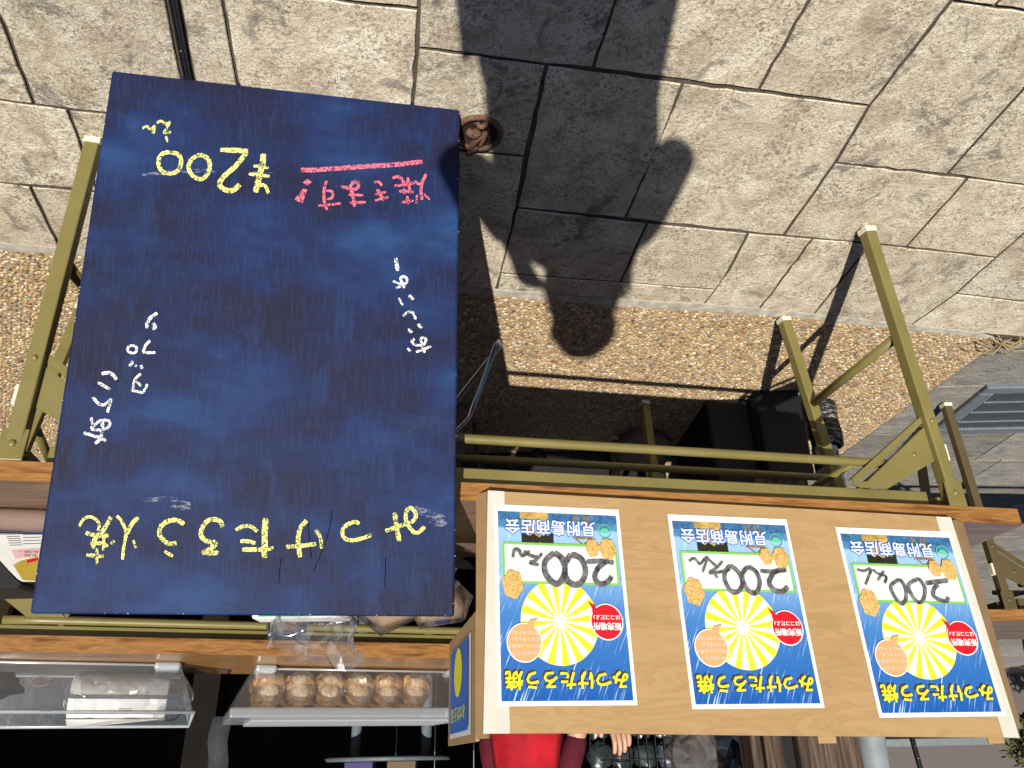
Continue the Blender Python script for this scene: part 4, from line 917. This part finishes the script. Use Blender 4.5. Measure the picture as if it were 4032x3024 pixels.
m = MB(); m.tube([ca_ + dT * (-.06 + .30 * i / 18) for i in range(19)], [.012, .035, .056, .0585] + [.0585] * 12 + [.056, .05, .02], 36); o = m.obj('wrapper', M_film, rl); crumple(o, .006, 45); 
el = empty('elastic_band', tf + dT * .30 + nT * .06, 'pinkish rubber band lying in the tray left of the towel roll', 'elastic band')
m = MB(); c_ = tf + dT * .31 + nT * .03 + V(0, 0, .04)
m.tube([c_ + dT * .022 * math.cos(a) + V(0, 0, .010) * math.sin(a) + nT * .01 * math.sin(2 * a) for a in np.linspace(0, 2 * math.pi, 24)[:-1]], .0016, 6, close=True); m.obj('band', flat('rubber_pink', (.5, .27, .18)), el)
bgk = empty('plastic_bag', tf + dT * .45 + nT * .12, 'black plastic bag slumped in the tray left of the rubber band', 'bag')
m = MB(); m.blob(tf + dT * .50 + nT * .12 + V(0, 0, .045), (.14, .08, .04), 22, 14, .4, 2.5, 3); o = m.obj('bag', M_blackpl, bgk); crumple(o, .012, 18, 2)
wc = empty('white_case', tf + dT * .04 + nT * .0, 'small flat white case in front of the towel roll in the tray', 'case')
m = MB(); q = V(*(tf + dT * .035 + nT * .20)[:2], ZB + .112); m.box(q, dT * .11, nT * .06, (0, 0, .009)); m.obj('case', M_white, wc, .003, 2)

# clear container of cakes
cf = G(1004, 2632, ZB + .008); ce = G(1735, 2645, ZB + .008); dC = nrm(V(ce[0] - cf[0], ce[1] - cf[1], 0)); nCc = V(-dC[1], dC[0], 0); nCc = nCc if nCc[1] > 0 else -nCc
wC = .60
cn = empty('cake_container', cf + dC * wC / 2, 'lidded clear plastic container full of brown cakes on the rear table', 'container', 'clear plastic containers')
zt_ = ZB + .105
bot = [cf, cf + dC * wC, cf + dC * wC + nCc * .30, cf + nCc * .30]
topc = [V(*(cf - dC * .045 - nCc * .03)[:2], zt_), V(*(cf + dC * (wC + .04) - nCc * .03)[:2], zt_), V(*(cf + dC * (wC + .04) + nCc * .36)[:2], zt_), V(*(cf - dC * .045 + nCc * .36)[:2], zt_)]
M_clear2 = clear_mat('clear_styrene', (.5, .5, .52), .04, .1, .03)
tray_box(cn, bot, topc, 'body', M_clear2)
m = MB(); m.tube([bot[0], bot[1]], .003, 8); m.obj('base_edge', M_lid0, cn)
M_lid = clear_mat('clear_lid_plastic', (.45, .47, .50), .40, .2)
m = MB(); m.box(topc[0] - dC * .006 - nCc * .006, dC * (wC + .097), nCc * .402, (0, 0, .026)); m.obj('lid', M_lid, cn, .006, 2)
for k in range(6): MB().box(topc[0] + dC * .05 + nCc * (.05 + k * .055) + V(0, 0, .0262), dC * (wC - .02), nCc * .022, (0, 0, .007)).obj('lid_rib', M_lid, cn, .002)
m = MB(); m.box(topc[0] + dC * .012 + nCc * .03 + V(0, 0, .026), dC * .035, nCc * .03, (0, 0, .008)); m.obj('lid_latch', M_pplast, cn, .003)
for du in (.0, wC - .07):
    m = MB(); q = V(*(cf + dC * du)[:2], ZB) - nCc * .035; m.box(q, dC * .055, nCc * .08, (0, 0, .020)); m.obj('foot', M_lid0, cn, .008, 3)
def cake_me(seed):
    m = MB(); m.blob((0, 0, -.018), (.043, .024, .027), 22, 14, .30, 5.0, seed); m.blob((0, .0, .014), (.037, .018, .036), 22, 14, .22, 5.0, seed + 1)
    m.blob((0, -.014, .014), (.024, .009, .026), 16, 10, .2, 5, seed + 3, 1); m.blob((0, -.020, -.018), (.021, .009, .013), 14, 9, .35, 6, seed + 5, 0 if seed % 2 < 1 else 1); return m.mesh('cake', [M_cake, M_cake2])
cms = [cake_me(i * 1.7) for i in range(4)]
orde = ['first', 'second', 'third', 'fourth', 'fifth', 'sixth']
for r_ in range(3):
    for k in range(6):
        q = cf + dC * (.045 + k * .081) + nCc * (.035 + r_ * .085) + V(0, 0, .046)
        o = bpy.data.objects.new('cake', cms[(k + r_) % 4]); COL.objects.link(o); o.location = tuple(q)
        o.rotation_euler = (.25 + .1 * math.sin(k), random.uniform(-.2, .2), math.atan2(dC[1], dC[0]) + math.pi + random.uniform(-.1, .1))
        tag(o, ('round browned cake in the container, %s of six from the left in the front row' % orde[k]) if r_ == 0 else ('browned cake in the %s row of the container, %s from the left' % (('', 'second', 'third')[r_], orde[k])), 'cake', 'cakes in the clear container')
for k in range(6):
    q = cf + dC * (.045 + k * .081) + nCc * .028 + V(0, 0, .046); m = MB(); m.blob(q, (.041, .030, .047), 20, 12, .10, 4, k); o = m.obj('cake_wrapper', M_film); crumple(o, .004, 60, k)
    tag(o, 'crinkled clear wrapper round the %s front-row cake from the left' % orde[k], 'wrapper', 'wrappers round the front cakes')

# flyers standing on the front table at the left edge of the frame
fy_ = empty('flyer_stack', (1.02, 1.60, .70), 'stack of white and mustard flyers leaning on a black box at the left edge', 'flyers')
yF = 1.52
fq = [VP(0, 2075, yF + .05), VP(168, 2080, yF + .05), VP(140, 2290, yF), VP(85, 2278, yF), VP(0, 2170, yF)]
def lerpz(X, Y, o=0.0): 
    t = (Y - 2075) / 215.0; return VP(X, Y, yF + .05 - .05 * t - o)
m = MB(); 
for k in range(5): m.prism([lerpz(-160 - k * 3, 2075, -k * .004), lerpz(185, 2078, -k * .004), lerpz(160, 2290, -k * .004), lerpz(88 - k * 4, 2290 - k * 2, -k * .004), lerpz(-160, 2010 + 40, -k * .004)], V(0, .002, 0))
m.obj('sheets', M_paper, fy_)
M_must = flat('mustard_print', (.46, .33, .05), .5, .3, 0, .1, 60); M_pnk = flat('pink_print', (.72, .45, .45), .5, .3, 0, .03)
def qd(pts, name, mat, o=.0006): m = MB(); m.add([lerpz(a, b, o) for a, b in pts], [tuple(range(len(pts)))]); m.obj(name, mat, fy_)
qd([(50, 2222), (90, 2205), (150, 2190), (150, 2288), (90, 2284)], 'mustard_corner', M_must, .0008)
qd([(45, 2165), (170, 2155), (165, 2190), (60, 2200)], 'price_box', M_pnk, .0010)
qd([(105, 2205), (150, 2196), (150, 2206), (106, 2218)], 'red_bowl', M_redi, .0012)
def ftext(body, X, Y, size, mat, nm):
    vs, fs = text_mesh(body, size, 'CENTER', 0.0); c0_ = lerpz(X, Y, .0016); ex = nrm(lerpz(X - 40, Y, .0016) - c0_); ey = nrm(lerpz(X, Y + 40, .0016) - c0_)
    m = MB(); m.add([c0_ + ex * v[0] + ey * v[1] for v in vs], fs); m.obj(nm, mat, fy_)
M_txt = flat('grey_text_ink', (.12, .12, .13), .6, .2, 0, .02)
ftext('¥1,200 —', 110, 2172, .010, M_txt, 'lettering'); ftext('¥1,200 —', 108, 2186, .009, M_txt, 'lettering')
for i in range(7): qd([(20 + i * 3, 2095 + i * 8.5), (75 + i * 2, 2093 + i * 8.5), (75 + i * 2, 2095.5 + i * 8.5), (20 + i * 3, 2097.5 + i * 8.5)], 'text_line', M_txt, .0013)
for i in range(5): qd([(90, 2092 + i * 12), (160, 2090 + i * 12), (160, 2092.5 + i * 12), (90, 2094.5 + i * 12)], 'text_line', M_txt, .0013)
kb = empty('black_box', (1.05, 1.62, .70), 'black plastic box on the front table holding up the flyers', 'box')
m = MB(); m.prism([VP(-180, 2140, 1.545), VP(0, 2195, 1.545), VP(45, 2255, 1.545), VP(85, 2290, 1.545), VP(70, 2312, 1.545), VP(-180, 2318, 1.545)], V(0, .12, 0)); m.obj('body', M_blackpl, kb, .004)
sr = empty('rolled_mat', (1.0, 1.43, .70), 'glossy brown roll with a chrome edge lying on the front table left of the board', 'roll')
q = G(60, 1990, .70); m = MB(); rr_ = .021
dS = tA
m.tube([q - dS * .16 + nA * rr_ + V(0, 0, rr_), q + dS * .36 + nA * rr_ + V(0, 0, rr_)], rr_, 24); m.obj('roll', flat('glossy_brown_vinyl', (.22, .15, .12), .12, .6, 0, .1, 8, 0), sr)
m = MB(); m.tube([q - dS * .16 + nA * .044 + V(0, 0, .038), q + dS * .36 + nA * .044 + V(0, 0, .038)], .004, 10); m.obj('edge', M_chrome, sr)
# chrome folding chair behind the tables
fc = empty('folding_chair', (.35, 2.3, 0), 'chrome-framed folding chair with a dark back, standing between the tables behind the board', 'chair')
fA = G(1955, 1350, .012); fB = fA + V(.42, -.12, 0)
q1 = VP(1800, 1572, 2.22); q2 = VP(1872, 1580, 2.16); q3 = VP(1800, 1692, 2.20)
m = MB(); m.tube(catmull([q1 + (q1 - fA) * .9, q1, fA + V(.004, .012, .018), fA, fA + V(.004, -.004, .014), q2, q3, q3 + V(.25, .08, .18)], 6), .0095, 12); m.obj('leg', M_chrome, fc)
m = MB(); m.tube([fA + (q1 - fA) * .22, fA + (q2 - fA) * .45], .004, 8); m.obj('brace', M_chrome, fc)
m = MB(); m.tube(catmull([VP(1215, 2425, 1.83) + V(-.02, 0, -.35), VP(1205, 2425, 1.83), VP(1185, 2480, 1.83), VP(1130, 2502, 1.83), VP(1080, 2480, 1.83), VP(1062, 2440, 1.83), VP(1062, 2440, 1.83) + V(.02, 0, -.38)], 5), .0075, 12); m.obj('back_frame', M_chrome, fc)
m = MB(); m.prism([VP(1195, 2430, 1.83) + V(0, 0, -.1), VP(1195, 2430, 1.83), VP(1180, 2470, 1.83), VP(1130, 2490, 1.83), VP(1088, 2470, 1.83), VP(1075, 2430, 1.83), VP(1075, 2430, 1.83) + V(0, 0, -.1)], V(0, .012, 0)); m.obj('back_pad', flat('brown_vinyl', (.12, .075, .06), .3, .5), fc)
sx_ = fA + V(.22, .30, .42); m = MB(); m.box(sx_ - V(.19, .17, 0), V(.38, 0, 0), V(0, .34, 0), V(0, 0, .03)); m.obj('seat', flat('seat_vinyl', (.05, .05, .055), .5, .4), fc, .01, 2)
m = MB(); m.tube([fA + V(.10, .62, .0), fA + V(.06, .30, .42)], .0095, 10); m.obj('rear_leg', M_chrome, fc); m = MB(); m.tube([fA + V(.42, .60, .0), fA + V(.40, .28, .42)], .0095, 10); m.obj('rear_leg', M_chrome, fc)
# clear bag with printed pack, and kraft paper bag, on the front table behind the board
cb = empty('clear_bag', (.40, 1.60, .70), 'crumpled clear bag with a white and green pack, just behind the blue board top', 'bag')
m = MB(); m.box(V(.34, 1.585, .7005), V(.19, -.01, 0), V(0, .05, 0), V(0, 0, .178)); m.obj('pack', M_paper, cb, .006, 2)
m = MB(); m.box(V(.345, 1.583, .853), V(.17, -.009, 0), V(0, .001, 0), V(0, 0, .022)); m.obj('green_band', flat('green_print', (.02, .35, .09), .4, .4), cb)
m = MB(); nx, ny = 26, 14; pts = []
for j in range(ny):
    t = j / (ny - 1)
    for i in range(nx):
        a = 2 * math.pi * i / nx; rx = .118 * (1 - .25 * t); ry = .055 * (1 - .45 * t)
        pts.append((.425 - .02 * t + rx * math.cos(a), 1.60 + ry * math.sin(a), .702 + .245 * t - .03 * t * math.cos(a) * (1 if a < 9 else 1)))
m.add(pts, [(j * nx + i, j * nx + (i + 1) % nx, (j + 1) * nx + (i + 1) % nx, (j + 1) * nx + i) for j in range(ny - 1) for i in range(nx)]); o = m.obj('film', M_film, cb); crumple(o, .030, 24, 1); crumple(o, .012, 60, 4)
kp = empty('paper_bag', (.22, 1.66, .70), 'brown kraft paper bag rolled in clear film, between the clear bag and the display panel', 'bag')
m = MB(); m.tube([V(.14 + .185 * i / 12, 1.66 - .02 * i / 12, .70 + .105 + .03 * math.sin(i)) for i in range(13)], [.03, .055, .062, .064, .064, .063, .064, .064, .062, .06, .055, .05, .04], 18); o = m.obj('bag', flat('kraft_paper', (.40, .26, .15), .6, .3, 0, .12, 12, .3), kp); crumple(o, .010, 22, 3)
m = MB(); m.tube([V(.13 + .21 * i / 12, 1.66 - .02 * i / 12, .70 + .107 + .03 * math.sin(i)) for i in range(13)], [.04, .06, .066, .068, .068, .067, .068, .068, .067, .066, .06, .06, .055], 18); o = m.obj('film', M_film, kp); crumple(o, .012, 30, 5)
# pink crate and shelf boards below the rear table
for k in range(3):
    q = G(640 + k * 190, 2470, .70); e = empty('pink_tray', (1.0 - k * .16, 2.1, .84), 'flat pink plastic tray on the rods under the rear table, %s from the left' % orde[k], 'tray', 'pink trays under the rear table')
    MB().box((.93 - k * .16, 2.14, .8385), (.12, 0, 0), (0, .14, 0), (0, 0, .016)).obj('body', M_pink, e, .004)
    MB().box((.925 - k * .16, 2.135, .8547), (.13, 0, 0), (0, .15, 0), (0, 0, .005)).obj('rim', M_pink, e, .002)
shf = empty('low_shelf', (.8, 2.5, 0), 'dark slatted shelf under the rear table behind the board', 'shelf')
for k in range(4): MB().box((.2, 2.36 + k * .09, .57), (1.1, 0, 0), (0, .07, 0), (0, 0, .022)).obj('slat', M_darkwood, shf)
for xq in (.22, 1.26): MB().box((xq, 2.37, 0), (.03, 0, 0), (0, .3, 0), (0, 0, .568)).obj('side', M_darkwood, shf)
sbg = empty('cloth_bag', G(2690, 1880) * 0 + V(-.52, 2.95, 0), 'dull mauve cloth bag on the pebbles in the shade behind the front table', 'bag')
m = MB(); m.blob((-.50, 2.80, .075), (.11, .08, .085), 20, 12, .25, 2, 2); m.obj('bag', flat('mauve_cloth', (.16, .12, .115), .9), sbg)

bcr = empty('shade_block', (-.2, 3.1, 0), 'low black block added under the rear table to cover sunlit ground', 'shade block')  # added dark block, hides a patch of sun on the ground here
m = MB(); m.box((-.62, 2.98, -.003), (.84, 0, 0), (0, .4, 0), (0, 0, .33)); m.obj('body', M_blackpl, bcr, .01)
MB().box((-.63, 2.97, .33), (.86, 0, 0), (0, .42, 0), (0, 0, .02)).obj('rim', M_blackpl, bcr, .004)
# ---- inside the shop
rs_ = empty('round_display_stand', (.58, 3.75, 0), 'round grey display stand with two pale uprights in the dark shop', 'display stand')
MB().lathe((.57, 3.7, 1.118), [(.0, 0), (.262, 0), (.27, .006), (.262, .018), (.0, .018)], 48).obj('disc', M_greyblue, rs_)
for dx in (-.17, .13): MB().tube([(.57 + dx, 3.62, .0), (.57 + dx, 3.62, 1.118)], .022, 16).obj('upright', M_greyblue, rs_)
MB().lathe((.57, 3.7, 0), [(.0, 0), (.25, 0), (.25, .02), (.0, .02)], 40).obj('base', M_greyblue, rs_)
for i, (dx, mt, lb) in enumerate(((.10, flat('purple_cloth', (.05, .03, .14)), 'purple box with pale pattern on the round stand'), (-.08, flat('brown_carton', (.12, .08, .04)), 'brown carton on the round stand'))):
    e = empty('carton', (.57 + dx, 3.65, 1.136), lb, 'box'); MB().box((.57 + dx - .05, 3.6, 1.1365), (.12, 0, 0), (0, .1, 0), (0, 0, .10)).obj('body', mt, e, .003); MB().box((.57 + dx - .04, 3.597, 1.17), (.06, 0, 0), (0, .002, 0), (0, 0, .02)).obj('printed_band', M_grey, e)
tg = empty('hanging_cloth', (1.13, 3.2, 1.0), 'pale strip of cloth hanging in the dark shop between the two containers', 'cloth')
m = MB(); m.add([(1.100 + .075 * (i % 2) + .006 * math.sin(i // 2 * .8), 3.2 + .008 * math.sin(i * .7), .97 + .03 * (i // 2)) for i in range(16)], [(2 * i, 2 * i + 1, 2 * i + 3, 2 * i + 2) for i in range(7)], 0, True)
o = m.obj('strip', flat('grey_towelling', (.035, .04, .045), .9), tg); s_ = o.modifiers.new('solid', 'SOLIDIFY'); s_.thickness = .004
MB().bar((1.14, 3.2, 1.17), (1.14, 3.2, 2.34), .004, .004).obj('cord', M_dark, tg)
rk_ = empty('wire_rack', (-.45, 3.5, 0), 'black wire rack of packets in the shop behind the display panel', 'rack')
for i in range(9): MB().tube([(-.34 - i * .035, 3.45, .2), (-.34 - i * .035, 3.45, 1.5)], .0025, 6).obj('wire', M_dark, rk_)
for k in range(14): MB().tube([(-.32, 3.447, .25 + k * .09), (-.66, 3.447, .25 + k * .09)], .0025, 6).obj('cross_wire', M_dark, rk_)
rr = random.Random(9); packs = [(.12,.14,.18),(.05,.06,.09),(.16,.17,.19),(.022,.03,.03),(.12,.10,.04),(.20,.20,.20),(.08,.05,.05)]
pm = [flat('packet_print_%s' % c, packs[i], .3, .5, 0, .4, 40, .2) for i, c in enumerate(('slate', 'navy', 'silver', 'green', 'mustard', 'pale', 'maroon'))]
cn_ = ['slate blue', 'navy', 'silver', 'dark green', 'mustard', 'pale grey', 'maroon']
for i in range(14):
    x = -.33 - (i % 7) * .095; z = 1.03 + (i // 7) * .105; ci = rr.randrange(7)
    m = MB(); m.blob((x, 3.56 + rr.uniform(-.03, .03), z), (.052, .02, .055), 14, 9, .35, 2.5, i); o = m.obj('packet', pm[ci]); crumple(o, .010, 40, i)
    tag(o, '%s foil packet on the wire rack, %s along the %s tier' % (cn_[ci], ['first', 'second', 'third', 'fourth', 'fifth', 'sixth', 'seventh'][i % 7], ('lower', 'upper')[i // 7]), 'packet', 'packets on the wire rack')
rsf = empty('rack_shelf', (-.65, 3.6, 0), 'dark shelf holding the packets beside the timber post', 'shelf')
for z in (.93, 1.06): pass
MB().box((-.98, 3.5, .945), (.70, 0, 0), (0, .2, 0), (0, 0, .018)).obj('board', M_darkwood, rsf)
for xq in (-.97, -.31): MB().box((xq, 3.5, 0), (.03, 0, 0), (0, .2, 0), (0, 0, .944)).obj('side', M_darkwood, rsf)
hb = empty('clear_bag', (-.78, 3.2, 1.2), 'large crumpled clear bag of grey bundles hanging next to the timber post', 'bag')
m = MB(); m.blob((-.70, 3.25, 1.10), (.12, .07, .12), 24, 16, .5, 2.2, 5); o = m.obj('contents', M_grey, hb); crumple(o, .03, 20, 2)
m = MB(); m.blob((-.70, 3.25, 1.10), (.14, .09, .14), 24, 16, .4, 2.2, 6); o = m.obj('film', M_film, hb); crumple(o, .03, 22, 3)
ylw = empty('paper_flower', (-.83, 3.3, 1.1), 'yellow-green folded paper item beside the timber post', 'paper item')
m = MB(); m.blob((-.82, 3.28, 1.07), (.035, .03, .035), 10, 7, .6, 4, 2); m.obj('petals', flat('yellow_green_paper', (.30, .32, .06)), ylw)

# ================================================================== PEOPLE
def skin_obj(name, joints, edges, mat, parent, root=0, sub=2):
    me = bpy.data.meshes.new(name); me.from_pydata([tuple(j[:3]) for j in joints], edges, []); me.materials.append(mat)
    o = bpy.data.objects.new(name, me); COL.objects.link(o); o.parent = parent; o.matrix_parent_inverse = parent.matrix_basis.inverted()
    bm = bmesh.new(); bm.from_mesh(me); ly = bm.verts.layers.skin.verify(); bm.verts.ensure_lookup_table()
    for i, v in enumerate(bm.verts):
        r = joints[i][3]; r = r if isinstance(r, tuple) else (r, r); v[ly].radius = r; v[ly].use_root = (i == root)
    bm.to_mesh(me); bm.free()
    k = o.modifiers.new('skin', 'SKIN'); k.use_smooth_shade = True; s = o.modifiers.new('sub', 'SUBSURF'); s.levels = sub; s.render_levels = sub
    return o
def chain(J, E, pts, attach=None):
    k = len(J); J += pts
    if attach is not None: E.append((attach, k))
    for i in range(len(pts) - 1): E.append((k + i, k + i + 1))
    return k + len(pts) - 1
def hand_chain(J, E, wrist_idx, wr, dirv, side, curl=.4, L=.17):
    """palm and five fingers growing from the wrist; dirv = hand direction, side = direction of the thumb"""
    d = nrm(dirv); s_ = nrm(side - d * np.dot(side, d)); nn = np.cross(d, s_); pc = chain(J, E, [(*(wr + d * .045), (.030, .016)), (*(wr + d * .075), (.034, .014))], wrist_idx)
    for i, (off, ln) in enumerate(((.028, .070), (.010, .078), (-.009, .072), (-.027, .056))):
        b = wr + d * .09 + s_ * off; c1 = b + (d * math.cos(curl) + nn * math.sin(curl)) * ln * .45; c2 = c1 + (d * math.cos(curl * 2.2) + nn * math.sin(curl * 2.2)) * ln * .32; c3 = c2 + (d * math.cos(curl * 3.2) + nn * math.sin(curl * 3.2)) * ln * .25
        chain(J, E, [(*b, .0095), (*c1, .0085), (*c2, .0078), (*c3, .0065)], pc)
    b = wr + d * .035 + s_ * .032; chain(J, E, [(*b, .012), (*(b + (d * .7 + s_ * .6 + nn * .3) * .035), .0105), (*(b + (d * 1.5 + s_ * .75 + nn * .9) * .035), .0085)], pc - 1)
def person(name, base, yaw, hgt, label, arms, cloth, legs_cloth, extra=None, hairlen=.1, sleeve=.95):
    """standing person; local +y is the way they face. arms = ((elbow, wrist, handdir, thumb),...) in local coordinates (right, left)"""
    k = hgt / 1.70; e = empty(name, base, label, 'person'); ca, sa = math.cos(yaw), math.sin(yaw)
    W = lambda x, y, z: V(base[0] + x * ca - y * sa, base[1] + x * sa + y * ca, base[2] + z)
    D = lambda v: V(v[0] * ca - v[1] * sa, v[0] * sa + v[1] * ca, v[2])
    J = []; E = []
    J.append((*W(0, 0, .95 * k), (.145 * k, .105 * k)))
    top = chain(J, E, [(*W(0, .005, 1.08 * k), (.125 * k, .095 * k)), (*W(0, 0, 1.22 * k), (.132 * k, .10 * k)), (*W(0, -.01, 1.325 * k), (.075 * k, .070 * k)), (*W(0, 0, 1.42 * k), .048 * k), (*W(0, .01, 1.49 * k), .050 * k), (*W(0, .015, 1.55 * k), (.066 * k, .078 * k)), (*W(0, .01, 1.62 * k), (.073 * k, .088 * k)), (*W(0, 0, 1.665 * k), (.055 * k, .065 * k))], 0)
    chest = 3
    for sg, ar in ((1, arms[0]), (-1, arms[1])):
        el, wr, hd, tb = ar; sh = W(sg * .140 * k, -.01, 1.295 * k); el_ = W(*el); wr_ = W(*wr)
        wi = chain(J, E, [(*W(sg * .08 * k, -.01, 1.32 * k), .050 * k), (*sh, .043 * k), (*((sh + el_) / 2), .041 * k), (*el_, .036 * k), (*((el_ * .6 + wr_ * .4)), .034 * k), (*wr_, .024 * k)], chest)
        hand_chain(J, E, wi, wr_, D(hd), D(tb))
    for sg in (1, -1):
        chain(J, E, [(*W(sg * .085 * k, 0, .86 * k), .088 * k), (*W(sg * .09 * k, .01, .50 * k), .056 * k), (*W(sg * .09 * k, -.01, .35 * k), .054 * k), (*W(sg * .09 * k, -.02, .09 * k), .036 * k), (*W(sg * .095 * k, .03, .04 * k), .034 * k), (*W(sg * .10 * k, .14, .03 * k), .026 * k)], 0)
    skin_obj('body', J, E, M_skin, e)
    # shirt
    J = [(*W(0, 0, .93 * k), (.172 * k, .126 * k))]; E = []
    chain(J, E, [(*W(0, .005, 1.08 * k), (.158 * k, .115 * k)), (*W(0, 0, 1.22 * k), (.150 * k, .116 * k)), (*W(0, -.01, 1.335 * k), (.085 * k, .080 * k)), (*W(0, -.005, 1.39 * k), .058 * k)], 0)
    for sg, ar in ((1, arms[0]), (-1, arms[1])):
        el, wr, hd, tb = ar; sh = W(sg * .145 * k, -.01, 1.295 * k); el_ = W(*el); wr_ = W(*wr); cuff = el_ + (wr_ - el_) * sleeve
        if sleeve < 0:
            ce_ = el_ + (sh - el_) * -sleeve; chain(J, E, [(*W(sg * .08 * k, -.01, 1.32 * k), .058 * k), (*sh, .055 * k), (*((sh + ce_) / 2), .050 * k), (*ce_, .046 * k)], 3); continue
        chain(J, E, [(*W(sg * .08 * k, -.01, 1.32 * k), .060 * k), (*sh, .054 * k), (*((sh + el_) / 2), .054 * k), (*el_, .050 * k), (*((el_ + cuff) / 2), .047 * k), (*cuff, .038 * k)], 3)
    o = skin_obj('shirt', J, E, cloth, e)
    J = [(*W(0, 0, .93 * k), (.158 * k, .118 * k))]; E = []
    for sg in (1, -1): chain(J, E, [(*W(sg * .088 * k, 0, .84 * k), .105 * k), (*W(sg * .09 * k, .01, .50 * k), .075 * k), (*W(sg * .09 * k, -.015, .12 * k), .060 * k)], 0)
    skin_obj('trousers', J, E, legs_cloth, e)
    for sg in (1, -1):
        J = [(*W(sg * .09 * k, -.03, .045), .040), (*W(sg * .095 * k, .04, .04), .040), (*W(sg * .10 * k, .15, .034), .032)]; skin_obj('shoe', J, [(0, 1), (1, 2)], M_shoe, e)
    # head details
    m = MB(); c = W(0, -.004, 1.605 * k); Mr = np.array([[ca, -sa, 0], [sa, ca, 0], [0, 0, 1]])
    m.blob(c, (.098 * k, .105 * k, .108 * k), 22, 14, .08, 3, 2, M=Mr)
    m.v = [v if True else v for v in m.v]
    # cut the face out of the hair cap
    keep = []
    for f, mi, sm in zip(m.f, m.m, m.sm):
        q = np.mean([m.v[i] for i in f], axis=0) - np.array(base); ly_ = -q[0] * sa + q[1] * ca
        if not (ly_ > .035 * k and q[2] < 1.655 * k): keep.append(f)
    m.f = keep; m.m = [0] * len(keep); m.sm = [True] * len(keep)
    if hairlen > 0: m.blob(W(0, -.045, (1.60 - hairlen / 2) * k), ((.084 + hairlen * .10) * k, .060 * k, (.06 + hairlen / 2) * k), 18, 12, .1, 4, 3, M=Mr)
    o = m.obj('hair', M_hair, e); s_ = o.modifiers.new('solid', 'SOLIDIFY'); s_.thickness = .006
    for sg in (1, -1):
        MB().blob(W(sg * .031 * k, .090 * k, 1.60 * k), (.012, .006, .007), 10, 7, 0, M=Mr).obj('eye', M_eye, e)
        MB().blob(W(sg * .078 * k, .008, 1.585 * k), (.010, .018, .030), 10, 7, .1, M=Mr).obj('ear', M_skin, e)
    MB().blob(W(0, .100 * k, 1.575 * k), (.011, .016, .022), 10, 8, 0, M=Mr).obj('nose', M_skin, e); MB().blob(W(0, .090 * k, 1.535 * k), (.024, .008, .008), 12, 7, 0, M=Mr).obj('mouth', M_lip, e)
    return e, W
# photographer: stands behind the lens, only the shadow falls into the picture
pb = V(.022, -.42, 0)
ph, Wp = person('person', pb, 0.0, 1.72, 'photographer in dark clothes holding up a phone, whose shadow falls on the paving', (((.215, .10, 1.085), (.135, .29, 1.135), (-.30, .30, 1.0), (-.9, .6, .2)), ((-.225, .10, 1.065), (-.165, .30, 1.125), (.30, .30, 1.0), (.9, .6, .2))), M_navy, M_navy, hairlen=.20, sleeve=.93)
m = MB(); prof = [(.16, .80), (.172, .90), (.165, 1.00), (.175, 1.08), (.178, 1.16), (.150, 1.24), (.10, 1.30)]
vs = []; 
for r_, z_ in prof:
    for j in range(24):
        a = 2 * math.pi * j / 24; vs.append(Wp(r_ * math.cos(a), r_ * .74 * math.sin(a) - .01, z_ * 1.01))
m.add(vs, [(i * 24 + j, i * 24 + (j + 1) % 24, (i + 1) * 24 + (j + 1) % 24, (i + 1) * 24 + j) for i in range(len(prof) - 1) for j in range(24)], 0, True); m.obj('padded_vest', M_navy, ph)
cmr = empty('phone_body', (.02, -.03, 1.14), 'black stand-in for the phone in the hands of the photographer, sized for its shadow', 'camera')  # unseen stand-in for a phone, narrowed to shape the cast shadow
m = MB(); m.box((-.036, -.026, 1.105), (.108, 0, 0), (0, .012, 0), (0, .0, .070)); m.obj('housing', M_blackpl, cmr, .004, 2)
MB().lathe((.0, -.014, 1.14), [(.0, 0), (.010, 0), (.010, .003), (.007, .003)], 20, (0, 1, 0)).obj('lens_ring', M_blackpl, cmr)
# seller in red behind the table
vb = V(-.035, 3.08, 0)
vd, Wv = person('person', vb, math.pi + .2, 1.56, 'seller in a red apron over maroon sleeves behind the display panel, one forearm raised', (((.215, .04, .965), (.315, .20, .985), (.35, .35, .8), (-.6, .5, .3)), ((-.17, .0, .96), (-.12, .25, .90), (.3, .9, .0), (.5, 0, .6))), M_maroon, M_navy, hairlen=.12, sleeve=-.35)
# red apron: a front sheet following the chest
m = MB(); nx, nz = 14, 16
vs = []
for j in range(nz + 1):
    t = j / nz; zz = .62 + t * .66; half = .138 - .04 * max(0, t - .55) / .45
    for i in range(nx + 1):
        u = (i / nx - .5) * 2; x = u * half; yv = .150 + .012 * math.sin(t * 4) - .085 * u * u + .004 * math.sin(u * 9 + t * 7)
        vs.append(Wv(x, yv, zz))
m.add(vs, [(j * (nx + 1) + i, j * (nx + 1) + i + 1, (j + 1) * (nx + 1) + i + 1, (j + 1) * (nx + 1) + i) for j in range(nz) for i in range(nx)], 0, True)
o = m.obj('apron', M_red, vd); s_ = o.modifiers.new('solid', 'SOLIDIFY'); s_.thickness = .004
